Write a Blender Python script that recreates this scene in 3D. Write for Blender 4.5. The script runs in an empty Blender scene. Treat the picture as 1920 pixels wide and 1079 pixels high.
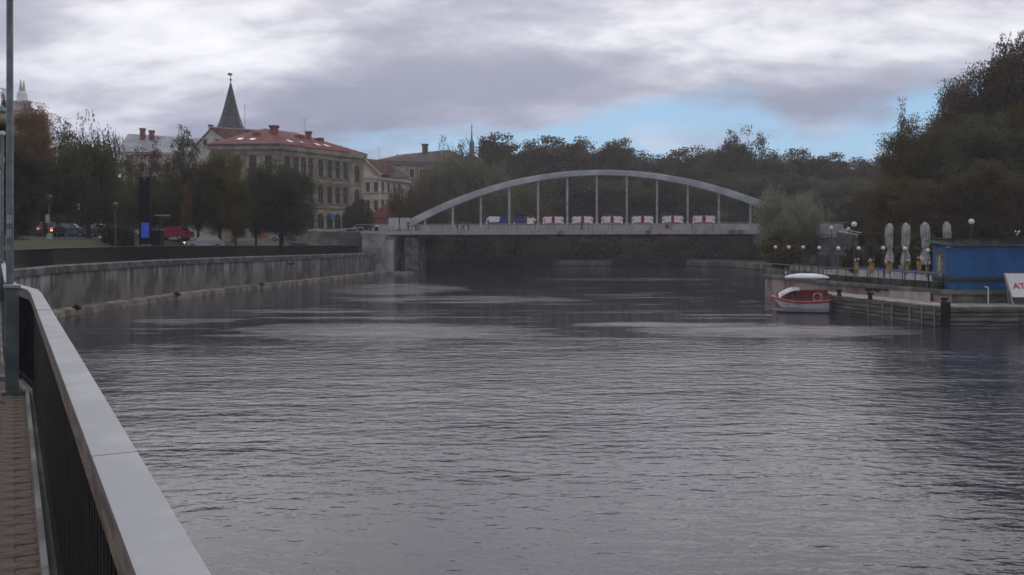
import bpy, math, random
import numpy as np
from mathutils import Vector, Matrix, noise as mnoise

C = bpy.context.scene.collection
SC = bpy.context.scene
R = math.radians
E, F, HZ = 4.7, 1663.0, 459.0          # eye height over the river, focal length in photo pixels, horizon row

# ------------------------------------------------------------------ camera
cam = bpy.data.cameras.new('camera'); cam_o = bpy.data.objects.new('camera', cam); C.objects.link(cam_o)
cam_o.location = (0, 0, E); cam_o.rotation_euler = (R(90), 0, 0)
cam.sensor_width = 36; cam.lens = 36*F/1920; cam.shift_y = -(539.5-HZ)/1920
cam.clip_start = 0.05; cam.clip_end = 6000
SC.camera = cam_o

# ------------------------------------------------------------------ node helper
class NT:
    def __init__(s, tree): s.t = tree; s.n = tree.nodes; s.l = tree.links
    def node(s, kind, **kw):
        n = s.n.new(kind)
        for k, v in kw.items(): setattr(n, k, v)
        return n
    def put(s, sock, v):
        if isinstance(v, bpy.types.NodeSocket): s.l.new(v, sock)
        elif v is not None:
            if isinstance(v, tuple) and len(v) == 3 and sock.type == 'RGBA': v = (*v, 1)
            sock.default_value = v
    def m(s, op, a, b=None, c=None, clamp=False):
        n = s.node('ShaderNodeMath', operation=op, use_clamp=clamp)
        for i, v in enumerate((a, b, c)):
            if v is not None: s.put(n.inputs[i], v)
        return n.outputs[0]
    def vm(s, op, a, b=None):
        n = s.node('ShaderNodeVectorMath', operation=op)
        s.put(n.inputs[0], a)
        if b is not None: s.put(n.inputs[1], b)
        return n.outputs['Value'] if op in ('DOT_PRODUCT', 'LENGTH') else n.outputs[0]
    def mix(s, f, a, b, blend='MIX'):
        n = s.node('ShaderNodeMix', data_type='RGBA', blend_type=blend)
        s.put(n.inputs[0], f); s.put(n.inputs[6], a); s.put(n.inputs[7], b)
        return n.outputs[2]
    def noise(s, vec, scale, detail=4, rough=.55, dist=0):
        n = s.node('ShaderNodeTexNoise')
        s.put(n.inputs['Vector'], vec); s.put(n.inputs['Scale'], scale); n.inputs['Detail'].default_value = detail
        n.inputs['Roughness'].default_value = rough; n.inputs['Distortion'].default_value = dist
        return n.outputs['Fac']
    def sstep(s, x, a, b):
        n = s.node('ShaderNodeMapRange', interpolation_type='SMOOTHSTEP')
        s.put(n.inputs[0], x); n.inputs[1].default_value = a; n.inputs[2].default_value = b
        return n.outputs[0]
    def ramp(s, x, stops, interp='LINEAR'):
        n = s.node('ShaderNodeValToRGB'); cr = n.color_ramp; cr.interpolation = interp
        while len(cr.elements) < len(stops): cr.elements.new(0.5)
        for e, (p, c) in zip(cr.elements, stops): e.position = p; e.color = (*c, 1)
        s.put(n.inputs[0], x); return n.outputs[0]

# ------------------------------------------------------------------ sky
SUN_EL, SUN_AZ = R(40), R(3)            # azimuth measured from +Y towards +X
SKY_STRENGTH = 0.1
world = bpy.data.worlds.new('World'); SC.world = world; world.use_nodes = True
w = NT(world.node_tree); w.n.clear()
gen = w.node('ShaderNodeTexCoord').outputs['Generated']
sep = w.node('ShaderNodeSeparateXYZ'); w.l.new(gen, sep.inputs[0])
dx, dy, dz = sep.outputs
sky = w.node('ShaderNodeTexSky', sky_type='NISHITA', sun_disc=False, sun_elevation=SUN_EL, sun_rotation=SUN_AZ)
sky.air_density = 1.0; sky.dust_density = 0.2; sky.ozone_density = 1.6
dzc = w.m('ADD', w.m('MAXIMUM', dz, 0.0), 0.28)
cv = w.node('ShaderNodeCombineXYZ')
w.put(cv.inputs[0], w.m('DIVIDE', dx, dzc)); w.put(cv.inputs[1], w.m('DIVIDE', dy, dzc)); cv.inputs[2].default_value = 18.3
cl = cv.outputs[0]
cl_s = w.vm('MULTIPLY', cl, (1.35, 2.0, 1.0))
big = w.noise(cl_s, 1.0, 5, .45, .1)
mid = w.noise(w.vm('ADD', cl_s, (5.3, 1.9, 0)), 2.1, 7, .58, .15)
fine = w.noise(w.vm('ADD', cl_s, (1.7, 8.2, 2)), 5.0, 6, .6, .2)
lum = w.m('ADD', w.m('MULTIPLY', big, 0.54), w.m('ADD', w.m('MULTIPLY', mid, 0.34), w.m('MULTIPLY', fine, 0.12)))
cloud = w.ramp(lum, [(0.39, (0.36, 0.375, 0.47)), (0.455, (0.45, 0.46, 0.555)), (0.505, (0.59, 0.595, 0.68)), (0.55, (0.79, 0.79, 0.85)), (0.63, (1.02, 1.03, 1.08))])
# light through the overcast: brighter towards the veiled sun, duller away from it and near the horizon
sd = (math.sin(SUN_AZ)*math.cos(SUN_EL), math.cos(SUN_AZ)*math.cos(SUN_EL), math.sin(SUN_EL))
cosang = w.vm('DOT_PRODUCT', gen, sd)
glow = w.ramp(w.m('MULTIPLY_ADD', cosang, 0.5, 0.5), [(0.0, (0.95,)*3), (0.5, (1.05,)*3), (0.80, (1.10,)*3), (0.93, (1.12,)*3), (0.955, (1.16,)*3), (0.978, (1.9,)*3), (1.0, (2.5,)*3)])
elev = w.m('MAXIMUM', dz, 0.0)
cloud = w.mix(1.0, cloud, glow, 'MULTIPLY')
low = w.sstep(elev, 0.05, 0.22)
cloud = w.mix(low, w.mix(1.0, cloud, (0.66, 0.69, 0.80), 'MULTIPLY'), cloud)
# the strip of clear sky under the edge of the cloud deck
u = w.m('DIVIDE', dx, w.m('MAXIMUM', dy, 0.05))
edge = w.ramp(w.m('MULTIPLY_ADD', u, 0.5, 0.5), [(0.0, (0.0,)*3), (0.30, (0.02,)*3), (0.40, (0.112,)*3), (0.5, (0.136,)*3), (0.585, (0.162,)*3), (0.625, (0.156,)*3),
      (0.665, (0.130,)*3), (0.705, (0.140,)*3), (0.735, (0.160,)*3), (1.0, (0.155,)*3)], 'EASE')
warp = w.noise(w.vm('MULTIPLY', gen, (1.0, 1.0, 3.2)), 8.0, 7, .6)
e2 = w.m('ADD', edge, w.m('MULTIPLY', w.m('SUBTRACT', warp, 0.5), 0.085))
clear = w.m('MULTIPLY', w.m('SUBTRACT', 1.0, w.sstep(w.m('SUBTRACT', dz, e2), -0.022, 0.014)), w.sstep(dy, 0.05, 0.3))
lowcl = w.noise(w.vm('MULTIPLY', w.vm('ADD', gen, (0.31, 0.0, 0.02)), (1.0, 1.0, 3.0)), 6.5, 6, .55)
lowm = w.m('MULTIPLY', w.sstep(lowcl, 0.515, 0.615), w.m('SUBTRACT', 1.0, w.sstep(dz, 0.095, 0.15)))
clear = w.m('MULTIPLY', clear, w.m('SUBTRACT', 1.0, w.m('MULTIPLY', lowm, 0.65)))
inv = 1/SKY_STRENGTH
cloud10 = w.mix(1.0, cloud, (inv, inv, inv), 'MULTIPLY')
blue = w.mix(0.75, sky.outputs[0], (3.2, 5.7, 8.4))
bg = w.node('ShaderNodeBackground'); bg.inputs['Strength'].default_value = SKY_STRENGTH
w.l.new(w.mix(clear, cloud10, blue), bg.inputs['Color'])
wo = w.node('ShaderNodeOutputWorld'); w.l.new(bg.outputs[0], wo.inputs['Surface'])

sun = bpy.data.lights.new('sun', 'SUN'); sun.energy = 0.5; sun.angle = R(70); sun.color = (1.0, 0.95, 0.88)
sun_o = bpy.data.objects.new('sun', sun); C.objects.link(sun_o)
sun_o.rotation_euler = Vector(sd).to_track_quat('Z', 'Y').to_euler()
SC.view_settings.view_transform = 'Standard'; SC.view_settings.look = 'None'
SC.view_settings.exposure = 0; SC.view_settings.gamma = 1; SC.view_settings.use_curve_mapping = False
SC.render.engine = 'CYCLES'; SC.cycles.max_bounces = 6; SC.cycles.pixel_filter_type = 'BLACKMAN_HARRIS'; SC.cycles.filter_width = 1.6

# ------------------------------------------------------------------ materials
MATS = {}
def mat(name, col, rough=.75, var=.15, scale=2.0, bump=0., bscale=None, metal=0., stretch=(1, 1, 1), col2=None, lo=.42, hi=.62, emit=0, spec=.4):
    if name in MATS: return MATS[name]
    m = bpy.data.materials.new(name); m.use_nodes = True
    t = NT(m.node_tree); b = t.n['Principled BSDF']
    b.inputs['Roughness'].default_value = rough; b.inputs['Metallic'].default_value = metal
    b.inputs['Specular IOR Level'].default_value = spec
    co = t.vm('MULTIPLY', t.node('ShaderNodeTexCoord').outputs['Object'], stretch)
    n = t.noise(co, scale, 6, .6)
    c2 = col2 or tuple(max(0, c*(1-2.2*var)) for c in col)
    c1 = col if col2 else tuple(min(1, c*(1+var)) for c in col)
    t.l.new(t.mix(t.sstep(n, lo, hi), c2, c1), b.inputs['Base Color'])
    if bump:
        bn = t.node('ShaderNodeBump'); bn.inputs['Distance'].default_value = bump; bn.inputs['Strength'].default_value = 1
        t.l.new(t.noise(co, bscale or scale*6, 4, .6), bn.inputs['Height']); t.l.new(bn.outputs[0], b.inputs['Normal'])
    if emit:
        b.inputs['Emission Color'].default_value = (*col, 1); b.inputs['Emission Strength'].default_value = emit
    MATS[name] = m; return m

def leaf_mat(name, dark, light, trans=.38):
    m = bpy.data.materials.new(name); m.use_nodes = True
    t = NT(m.node_tree); t.n.clear()
    rnd = t.node('ShaderNodeNewGeometry').outputs['Random Per Island']
    co = t.node('ShaderNodeTexCoord').outputs['Object']
    clump = t.sstep(t.noise(co, .35, 3), .38, .62)
    orand = t.node('ShaderNodeObjectInfo').outputs['Random']
    f = t.m('ADD', t.m('MULTIPLY', rnd, .5), t.m('MULTIPLY', clump, .5))
    c = t.mix(f, dark, light)
    hsv = t.node('ShaderNodeHueSaturation'); t.l.new(c, hsv.inputs['Color'])
    t.l.new(t.m('MULTIPLY_ADD', orand, .02, .49), hsv.inputs['Hue']); t.l.new(t.m('MULTIPLY_ADD', orand, .3, .85), hsv.inputs['Value'])
    d = t.node('ShaderNodeBsdfDiffuse'); tr = t.node('ShaderNodeBsdfTranslucent')
    t.l.new(hsv.outputs[0], d.inputs[0]); t.l.new(hsv.outputs[0], tr.inputs[0])
    mx = t.node('ShaderNodeMixShader'); mx.inputs[0].default_value = trans
    t.l.new(d.outputs[0], mx.inputs[1]); t.l.new(tr.outputs[0], mx.inputs[2])
    o = t.node('ShaderNodeOutputMaterial'); t.l.new(mx.outputs[0], o.inputs[0])
    MATS[name] = m; return m

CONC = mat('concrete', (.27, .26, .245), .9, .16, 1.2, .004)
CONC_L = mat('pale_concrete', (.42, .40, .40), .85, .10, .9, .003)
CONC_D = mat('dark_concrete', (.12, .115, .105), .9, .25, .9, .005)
STEEL_D = mat('dark_steel', (.012, .012, .013), .75, .2, 6, spec=.15)
GALV = mat('galvanised_steel', (.25, .252, .275), .45, .06, 3.5, .0006, 60, metal=.5)
GREY_P = mat('grey_paint', (.10, .125, .135), .55, .12, 4)
BROWNT = mat('brown_trim', (.19, .155, .125), .7, .18, 5, .001, stretch=(1, 1, 6))
GLASS = mat('window_glass', (.018, .017, .017), .25, .3, .6, spec=.28)
WHITE = mat('white_paint', (.72, .71, .72), .55, .06, 2)
BLACK = mat('black_rubber', (.014, .014, .014), .7, .2, 5)
RED = mat('red_paint', (.38, .035, .05), .5, .12, 3)
BARK = mat('bark', (.05, .042, .034), .95, .3, 3, .01, stretch=(2, 2, .4))
GRASS = mat('grass_turf', (.045, .05, .02), .95, .35, .35, .03, 6, col2=(.062, .046, .02), lo=.35, hi=.5)
ASPH = mat('asphalt', (.06, .06, .062), .9, .2, .8, .002)

# ------------------------------------------------------------------ mesh helpers
WL = {}
class MB:
    def __init__(s): s.v = []; s.f = []; s.mi = []; s.cur = 0
    def add(s, vs, fs):
        o = len(s.v); s.v += [tuple(v) for v in vs]; s.f += [tuple(i+o for i in f) for f in fs]; s.mi += [s.cur]*len(fs); return s
    def box(s, c, d, rz=0, rx=0, ry=0):
        h = Vector(d)/2; M = Matrix.Translation(c) @ Matrix.Rotation(rz, 4, 'Z') @ Matrix.Rotation(ry, 4, 'Y') @ Matrix.Rotation(rx, 4, 'X')
        vs = [M @ Vector((x*h.x, y*h.y, z*h.z)) for x in (-1, 1) for y in (-1, 1) for z in (-1, 1)]
        return s.add(vs, [(0, 1, 3, 2), (4, 6, 7, 5), (0, 4, 5, 1), (2, 3, 7, 6), (0, 2, 6, 4), (1, 5, 7, 3)])
    def bar(s, p, q, wd, ht):                       # a box beam from p to q, wd across, ht high
        p, q = Vector(p), Vector(q); d = (q-p).normalized()
        up = Vector((0, 0, 1)) if abs(d.z) < .95 else Vector((0, 1, 0))
        a = d.cross(up).normalized()*wd/2; b = a.cross(d).normalized()*ht/2
        vs = [p-a-b, p+a-b, p+a+b, p-a+b, q-a-b, q+a-b, q+a+b, q-a+b]
        return s.add(vs, [(3, 2, 1, 0), (4, 5, 6, 7), (0, 1, 5, 4), (1, 2, 6, 5), (2, 3, 7, 6), (3, 0, 4, 7)])
    def tube(s, pts, r, n=8, cap=True):
        pts = [Vector(p) for p in pts]; rs = r if isinstance(r, (list, tuple)) else [r]*len(pts)
        rings = []; prev = None
        for i, p in enumerate(pts):
            d = (pts[min(i+1, len(pts)-1)]-pts[max(i-1, 0)]).normalized()
            ref = prev if prev is not None else (Vector((1, 0, 0)) if abs(d.x) < .8 else Vector((0, 1, 0)))
            a = (ref-d*ref.dot(d)).normalized(); b = d.cross(a); prev = a
            rings.append([p+(a*math.cos(k*2*math.pi/n)+b*math.sin(k*2*math.pi/n))*rs[i] for k in range(n)])
        vs = [v for rg in rings for v in rg]; fs = []
        for i in range(len(pts)-1):
            for k in range(n): fs.append((i*n+k, i*n+(k+1) % n, (i+1)*n+(k+1) % n, (i+1)*n+k))
        if cap: fs += [tuple(range(n-1, -1, -1)), tuple((len(pts)-1)*n+k for k in range(n))]
        return s.add(vs, fs)
    def lathe(s, c, prof, n=16, sx=1, sy=1, rz=0):
        vs = []; fs = []; m = len(prof)
        for r, z in prof:
            for k in range(n):
                a = k*2*math.pi/n; x, y = r*math.cos(a)*sx, r*math.sin(a)*sy
                vs.append((c[0]+x*math.cos(rz)-y*math.sin(rz), c[1]+x*math.sin(rz)+y*math.cos(rz), c[2]+z))
        for i in range(m-1):
            for k in range(n): fs.append((i*n+k, i*n+(k+1) % n, (i+1)*n+(k+1) % n, (i+1)*n+k))
        fs += [tuple(range(n-1, -1, -1)), tuple((m-1)*n+k for k in range(n))]
        return s.add(vs, fs)
    def sphere(s, c, r, n=12, sx=1, sy=1, sz=1):
        return s.lathe(c, [(max(.02*r, r*math.sin(math.pi*i/(n//2))), -r*sz*math.cos(math.pi*i/(n//2))) for i in range(n//2+1)], n, sx, sy)
    def prism(s, poly, z0, z1):                      # poly = list of (x,y) counter-clockwise
        n = len(poly); vs = [(x, y, z0) for x, y in poly]+[(x, y, z1) for x, y in poly]
        return s.add(vs, [tuple(range(n-1, -1, -1)), tuple(range(n, 2*n))]+[(k, (k+1) % n, n+(k+1) % n, n+k) for k in range(n)])
    def plate(s, pts, th):                           # a flat polygon given by 3D points, thickness along its normal
        pts = [Vector(p) for p in pts]; nn = (pts[1]-pts[0]).cross(pts[2]-pts[0]).normalized()*th; n = len(pts)
        return s.add(pts+[p-nn for p in pts], [tuple(range(n)), tuple(range(2*n-1, n-1, -1))]+[(k, n+k, n+(k+1) % n, (k+1) % n) for k in range(n)])
    def mesh(s, name, mats, off=(0, 0, 0), smooth=False):
        me = bpy.data.meshes.new(name)
        me.from_pydata([(x-off[0], y-off[1], z-off[2]) for x, y, z in s.v], [], s.f)
        for m in (mats if isinstance(mats, (list, tuple)) else [mats]): me.materials.append(m)
        if any(s.mi): me.polygons.foreach_set('material_index', s.mi)
        if smooth: me.polygons.foreach_set('use_smooth', [True]*len(s.f))
        me.update(); return me
    def build(s, name, m, parent=None, smooth=False, at=None):
        off = WL[parent.name] if parent else (at or (0, 0, 0))
        o = bpy.data.objects.new(name, s.mesh(name, m, off, smooth)); C.objects.link(o)
        if parent: o.parent = parent
        else: o.location = off
        WL[o.name] = tuple(off); return o

def tag(o, label=None, cat=None, group=None, kind=None):
    if label: o['label'] = label
    if cat: o['category'] = cat
    if group: o['group'] = group
    if kind: o['kind'] = kind
    return o
def thing(name, label, cat, loc=(0, 0, 0), group=None):
    o = bpy.data.objects.new(name, None); o.empty_display_size = .3; C.objects.link(o); o.location = loc
    WL[o.name] = tuple(loc); return tag(o, label, cat, group)
def put(name, mesh, parent, loc=(0, 0, 0), rz=0, mt=None):
    o = bpy.data.objects.new(name, mesh); C.objects.link(o); o.parent = parent; o.location = loc; o.rotation_euler[2] = rz
    WL[o.name] = tuple(loc)
    if mt: o.material_slots[0].link = 'OBJECT'; o.material_slots[0].material = mt
    return o
def copy_tree(o, parent=None):
    c = o.copy(); C.objects.link(c); c.parent = parent
    for ch in list(o.children): copy_tree(ch, c)
    return c
def P(px, py, Y): return Vector(((px-960)/F*Y, Y, E-(py-HZ)/F*Y))
def X(px, Y): return (px-960)/F*Y
def Z(py, Y): return E-(py-HZ)/F*Y
def text_mesh(body, size, extrude=.004):
    cu = bpy.data.curves.new('lettering', 'FONT'); cu.body = body; cu.size = size; cu.extrude = extrude; cu.offset = size*.018
    cu.align_x = 'CENTER'; cu.align_y = 'CENTER'
    o = bpy.data.objects.new('lettering', cu); C.objects.link(o)
    me = bpy.data.meshes.new_from_object(o.evaluated_get(bpy.context.evaluated_depsgraph_get()))
    bpy.data.objects.remove(o); bpy.data.curves.remove(cu); return me

# ------------------------------------------------------------------ river
def water_mat():
    m = bpy.data.materials.new('river_water'); m.use_nodes = True
    t = NT(m.node_tree); b = t.n['Principled BSDF']
    b.inputs['Base Color'].default_value = (.031, .031, .041, 1); b.inputs['IOR'].default_value = 1.333
    co = t.node('ShaderNodeTexCoord').outputs['Object']
    s = t.node('ShaderNodeSeparateXYZ'); t.l.new(co, s.inputs[0]); x, y = s.outputs[0], s.outputs[1]
    # places where a breath of wind ruffles the surface
    wn = t.noise(t.vm('MULTIPLY', co, (.10, .22, 1)), 1.0, 5, .6, .6)
    wob = t.m('MULTIPLY', t.m('SUBTRACT', t.noise(t.vm('MULTIPLY', co, (.22, .8, 1)), 1.0, 6, .68, .5), .5), 4.2)
    def patch(cx, cy, rx, ry):
        a = t.m('POWER', t.m('DIVIDE', t.m('SUBTRACT', x, cx), rx), 2.0); c = t.m('POWER', t.m('DIVIDE', t.m('SUBTRACT', y, cy), ry), 2.0)
        return t.m('SUBTRACT', 1.0, t.sstep(t.m('ADD', t.m('ADD', a, c), wob), .35, 1.35))
    thread = t.m('MULTIPLY', t.sstep(t.noise(t.vm('MULTIPLY', co, (.09, 1.1, 1)), 1.0, 5, .6), .46, .66), .7)
    ruffle = patch(-6.6, 48.0, 7.4, 4.2)
    for q in ((14.6, 48.6, 6.6, 3.4), (9.0, 52.2, 5.0, 1.4), (-20.2, 54.5, 3.2, 2.0), (-14.5, 63, 5.0, 2.2), (-12, 96, 6.5, 12), (-4, 76, 9, 5), (16, 120, 12, 5)):
        ruffle = t.m('MAXIMUM', ruffle, patch(*q) if q[1] < 53 else t.m('MULTIPLY', patch(*q), thread))
    far = t.sstep(y, 33, 47)                                   # sheltered water far out, open ripples near
    streak = t.sstep(t.noise(t.vm('MULTIPLY', co, (.06, .55, 1)), 1.0, 5, .65), .56, .74)
    near = t.sstep(y, 12, 27)
    amp = t.m('ADD', t.m('ADD', t.m('MULTIPLY_ADD', far, -.80, .50), t.m('MULTIPLY', near, .55)), t.m('MULTIPLY', t.m('MAXIMUM', t.m('MULTIPLY', streak, .40), ruffle), far))
    amp = t.m('MULTIPLY', amp, t.m('MULTIPLY_ADD', wn, 2.2, -.1))
    w1 = t.noise(t.vm('MULTIPLY', co, (.66, 1.40, 1)), 1.3, 2, .5, .4)
    w2 = t.noise(t.vm('MULTIPLY', t.vm('ADD', co, (3, 7, 0)), (.72, 1.3, 1)), 2.7, 3, .55, .3)
    w3 = t.noise(t.vm('MULTIPLY', co, (.75, 1.4, 1)), 7.5, 3, .55)
    w0 = t.noise(t.vm('MULTIPLY', co, (.16, .42, 1)), 1.0, 2, .5, .5)
    h = t.m('ADD', t.m('ADD', t.m('MULTIPLY', w0, .045), t.m('MULTIPLY', w1, .050)), t.m('ADD', t.m('MULTIPLY', w2, .040), t.m('MULTIPLY', w3, .008)))
    bn = t.node('ShaderNodeBump'); bn.inputs['Strength'].default_value = 1; bn.inputs['Distance'].default_value = 1
    t.l.new(t.m('MULTIPLY', h, amp), bn.inputs['Height']); t.l.new(bn.outputs[0], b.inputs['Normal'])
    t.l.new(t.m('MULTIPLY_ADD', t.m('MULTIPLY', ruffle, far), .14, .06), b.inputs['Roughness'])
    return m
mb = MB(); mb.add([(-260, -120, 0), (320, -120, 0), (320, 420, 0), (-260, 420, 0)], [(0, 1, 2, 3)])
tag(mb.build('water', water_mat()), 'dark rippled river water with grey sky reflections', kind='structure')

# ------------------------------------------------------------------ left bank
BANK = [Vector(p) for p in ((11.75, -20.3), (0.30, 0.0), (-2.12, 4.3), (-5.22, 9.8), (-6.55, 11.65), (-17.2, 30), (-28.4, 49.5), (-30.0, 58), (-29.6, 74), (-28.2, 91), (-25.7, 106), (-22.3, 130), (-21.6, 139))]
SEG = [0.0]
for a, b in zip(BANK, BANK[1:]): SEG.append(SEG[-1]+(b-a).length)
def bank(s):
    s = max(0, min(s, SEG[-1]-1e-4)); i = max(k for k in range(len(SEG)-1) if SEG[k] <= s)
    t = (s-SEG[i])/(SEG[i+1]-SEG[i]); d = (BANK[i+1]-BANK[i]).normalized()
    def dv(k): return (BANK[min(k+1, len(BANK)-1)]-BANK[max(k-1, 0)]).normalized()
    d = (dv(i)*(1-t)+dv(i+1)*t).normalized()
    return BANK[i].lerp(BANK[i+1], t), d, Vector((-d.y, d.x))
def lift(s): return max(0., min(1., (s-SEG[5])/(SEG[8]-SEG[5])))       # promenade rises gently towards the bridge
def zb(s): return 3.1+.28*lift(s)
def zt(s): return 4.2+.40*lift(s)

N = 90; OFFS = [(0.12, 0), (4.0, 0.02), (5.2, .30), (9, 1.75), (17, 2.05), (30, 2.25), (60, 2.7), (140, 3.4), (600, 6)]
ss = [SEG[-1]*k/N for k in range(N+1)]
def strip(off0, off1, dz0=0., dz1=0.):
    m_ = MB(); vs = []
    for s in ss:
        p, d, l = bank(s)
        for o, z in ((off0, dz0), (off1, dz1)): q = p+l*o; vs.append((q.x, q.y, zb(s)+z))
    m_.add(vs, [(2*k, 2*k+2, 2*k+3, 2*k+1) for k in range(N)]); return m_
def brick_mat():
    m = bpy.data.materials.new('brick_paving'); m.use_nodes = True; t = NT(m.node_tree); b = t.n['Principled BSDF']
    br = t.node('ShaderNodeTexBrick'); t.l.new(t.node('ShaderNodeTexCoord').outputs['Object'], br.inputs['Vector'])
    br.inputs['Scale'].default_value = 1; br.inputs['Brick Width'].default_value = .2; br.inputs['Row Height'].default_value = .1; br.inputs['Mortar Size'].default_value = .006
    br.inputs['Color1'].default_value = (.155, .115, .09, 1); br.inputs['Color2'].default_value = (.13, .10, .08, 1); br.inputs['Mortar'].default_value = (.085, .068, .056, 1)
    t.l.new(br.outputs[0], b.inputs['Base Color']); b.inputs['Roughness'].default_value = .9; return m
prom = strip(.12, 4.0, -.004, .004).build('promenade', brick_mat())
tag(prom, 'brown brick riverside promenade behind the railing', kind='structure')
m_ = MB(); vs = []
for s in ss:
    p, d, l = bank(s)
    for o, z in OFFS[1:]: q = p+l*o; vs.append((q.x, q.y, zb(s)+z-(.004 if o == 4.0 else 0)))
K = len(OFFS)-1
m_.add(vs, [(K*k+j, K*k+K+j, K*k+K+j+1, K*k+j+1) for k in range(N) for j in range(K-1)])
tag(m_.build('grass_bank', GRASS), 'grassy bank rising from the promenade to the street', kind='structure')
# street along the top of the bank
m_ = MB(); vs = []
for s in ss[18:]:
    p, d, l = bank(s)
    for o, z in ((10, 1.82), (17, 2.08), (30, 2.28), (38, 2.41)): q = p+l*o; vs.append((q.x, q.y, zb(s)+z))
n2 = len(ss[18:]); m_.add(vs, [(4*k+j, 4*k+4+j, 4*k+5+j, 4*k+1+j) for k in range(n2-1) for j in (0, 1, 2)])
tag(m_.build('street', ASPH), 'grey street at the top of the left bank', kind='structure')

BS = [(bank(s)[0], s) for s in np.linspace(0, SEG[-1]-.01, 400)]
def ground_left(x, y):
    p, s = min(BS, key=lambda b: (b[0].x-x)**2+(b[0].y-y)**2); o = math.hypot(p.x-x, p.y-y)
    return zb(s)+float(np.interp(o, [a for a, b in OFFS], [b for a, b in OFFS]))
# pavers that can be told apart beside the near railing
rnd = random.Random(5)
pv_mats = [mat('paver_brown', (.165, .122, .095), .9, .14, 9, .002), mat('paver_dull', (.15, .113, .09), .9, .14, 9, .002), mat('paver_grey', (.15, .12, .10), .9, .14, 9, .002)]
pv = []
for m0 in pv_mats:
    q = MB(); q.add([(-.0975, -.0475, -.03), (.0975, -.0475, -.03), (.0975, .0475, -.03), (-.0975, .0475, -.03), (-.0975, -.0475, 0), (.0975, -.0475, 0), (.0975, .0475, 0), (-.0975, .0475, 0), (-.093, -.0435, .003), (.093, -.0435, .003), (.093, .0435, .003), (-.093, .0435, .003)],
        [(0, 1, 5, 4), (1, 2, 6, 5), (2, 3, 7, 6), (3, 0, 4, 7), (4, 5, 9, 8), (5, 6, 10, 9), (6, 7, 11, 10), (7, 4, 8, 11), (8, 9, 10, 11)])
    pv.append(q.mesh('paver', m0))
s0 = SEG[1]+3.0
for r in range(98):
    for c in range(3):
        p, d, l = bank(s0+r*.1); q = p+l*(.25+c*.2-(.1 if r % 2 else 0)+(.6 if r % 2 and c == 0 else 0))
        o = put('paver', rnd.choices(pv, (4, 3, 2))[0], prom, (q.x, q.y, zb(s0)+rnd.uniform(-.002, .003)), math.atan2(l.y, l.x)+rnd.uniform(-.01, .01))
        o.rotation_euler[0] = rnd.uniform(-.01, .01)

# embankment wall: face, coping, ledge
def wall_mat():
    m = bpy.data.materials.new('stained_concrete'); m.use_nodes = True; t = NT(m.node_tree); b = t.n['Principled BSDF']
    co = t.node('ShaderNodeTexCoord').outputs['Object']; s = t.node('ShaderNodeSeparateXYZ'); t.l.new(co, s.inputs[0])
    blot = t.noise(t.vm('MULTIPLY', co, (.5, .5, .35)), 1.0, 6, .6); drip = t.noise(t.vm('MULTIPLY', co, (1.5, 1.5, .10)), 1.0, 6, .62, .3)
    base = t.mix(t.sstep(blot, .36, .64), (.055, .05, .045), (.16, .145, .125))
    hgt = t.sstep(s.outputs[2], .9, 2.9)
    lime = t.m('MULTIPLY', t.sstep(t.m('ADD', drip, t.m('MULTIPLY', hgt, .13)), .58, .72), .85)
    patchy = t.sstep(t.noise(t.vm('MULTIPLY', co, (.16, .16, .02)), 1.0, 4, .6), .38, .62)
    c = t.mix(t.m('MULTIPLY', lime, t.m('MULTIPLY_ADD', patchy, .85, .15)), base, (.36, .34, .34))
    t.l.new(c, b.inputs['Base Color']); b.inputs['Roughness'].default_value = .9
    bn = t.node('ShaderNodeBump'); bn.inputs['Distance'].default_value = .02; t.l.new(t.noise(co, 7, 5), bn.inputs['Height']); t.l.new(bn.outputs[0], b.inputs['Normal'])
    return m
ew = thing('embankment_wall', 'long stained concrete embankment wall rising from the river under the dark railing', 'river wall', (-29.6, 58, 0))
def profile(prof, mtr, name, parent, i0=0, smooth=False):   # sweep (offset to the river side, z above promenade or absolute) along the bank
    m_ = MB(); vs = []; k = len(prof)
    for s in ss[i0:]:
        p, d, l = bank(s)
        for o, z, ab in prof: q = p-l*o; vs.append((q.x, q.y, z if ab else zb(s)+z))
    n_ = len(ss[i0:])
    m_.add(vs, [(k*a+j, k*a+(j+1) % k, k*a+k+(j+1) % k, k*a+k+j) for a in range(n_-1) for j in range(k)])
    return m_.build(name, mtr, parent, smooth)
profile([(-.5, -1.5, 1), (.14, -1.5, 1), (.14, -.44, 0), (-.5, -.44, 0)], wall_mat(), 'wall_face', ew)
profile([(-.5, -.44, 0), (.30, -.44, 0), (.30, -.02, 0), (-.12, -.02, 0), (-.12, -.05, 0), (-.5, -.05, 0)], CONC_D, 'coping', ew)
profile([(.14, -1.5, 1), (.85, -1.5, 1), (.80, .40, 1), (.14, .52, 1)], mat('ledge_concrete', (.22, .19, .15), .95, .22, .7, .01), 'ledge', ew)
m_ = MB()
s = SEG[3]+1
while s < SEG[-1]-8:
    p, d, l = bank(s); q = p-l*.2; m_.box((q.x, q.y, zb(s)+.03), (.2, .1, .1), math.atan2(d.y, d.x)); s += .36
tag(m_.build('gap_light_blocks', CONC_L, ew), kind='stuff')  # added pale blocks stand in for light caught along the fence foot
p, d, l = bank(SEG[10]-2); q = p-l*.16
MB().box((q.x, q.y, zb(SEG[10])-.95), (1.9, .06, .16), math.atan2(d.y, d.x)).build('drain_slot', STEEL_D, ew)

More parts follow.
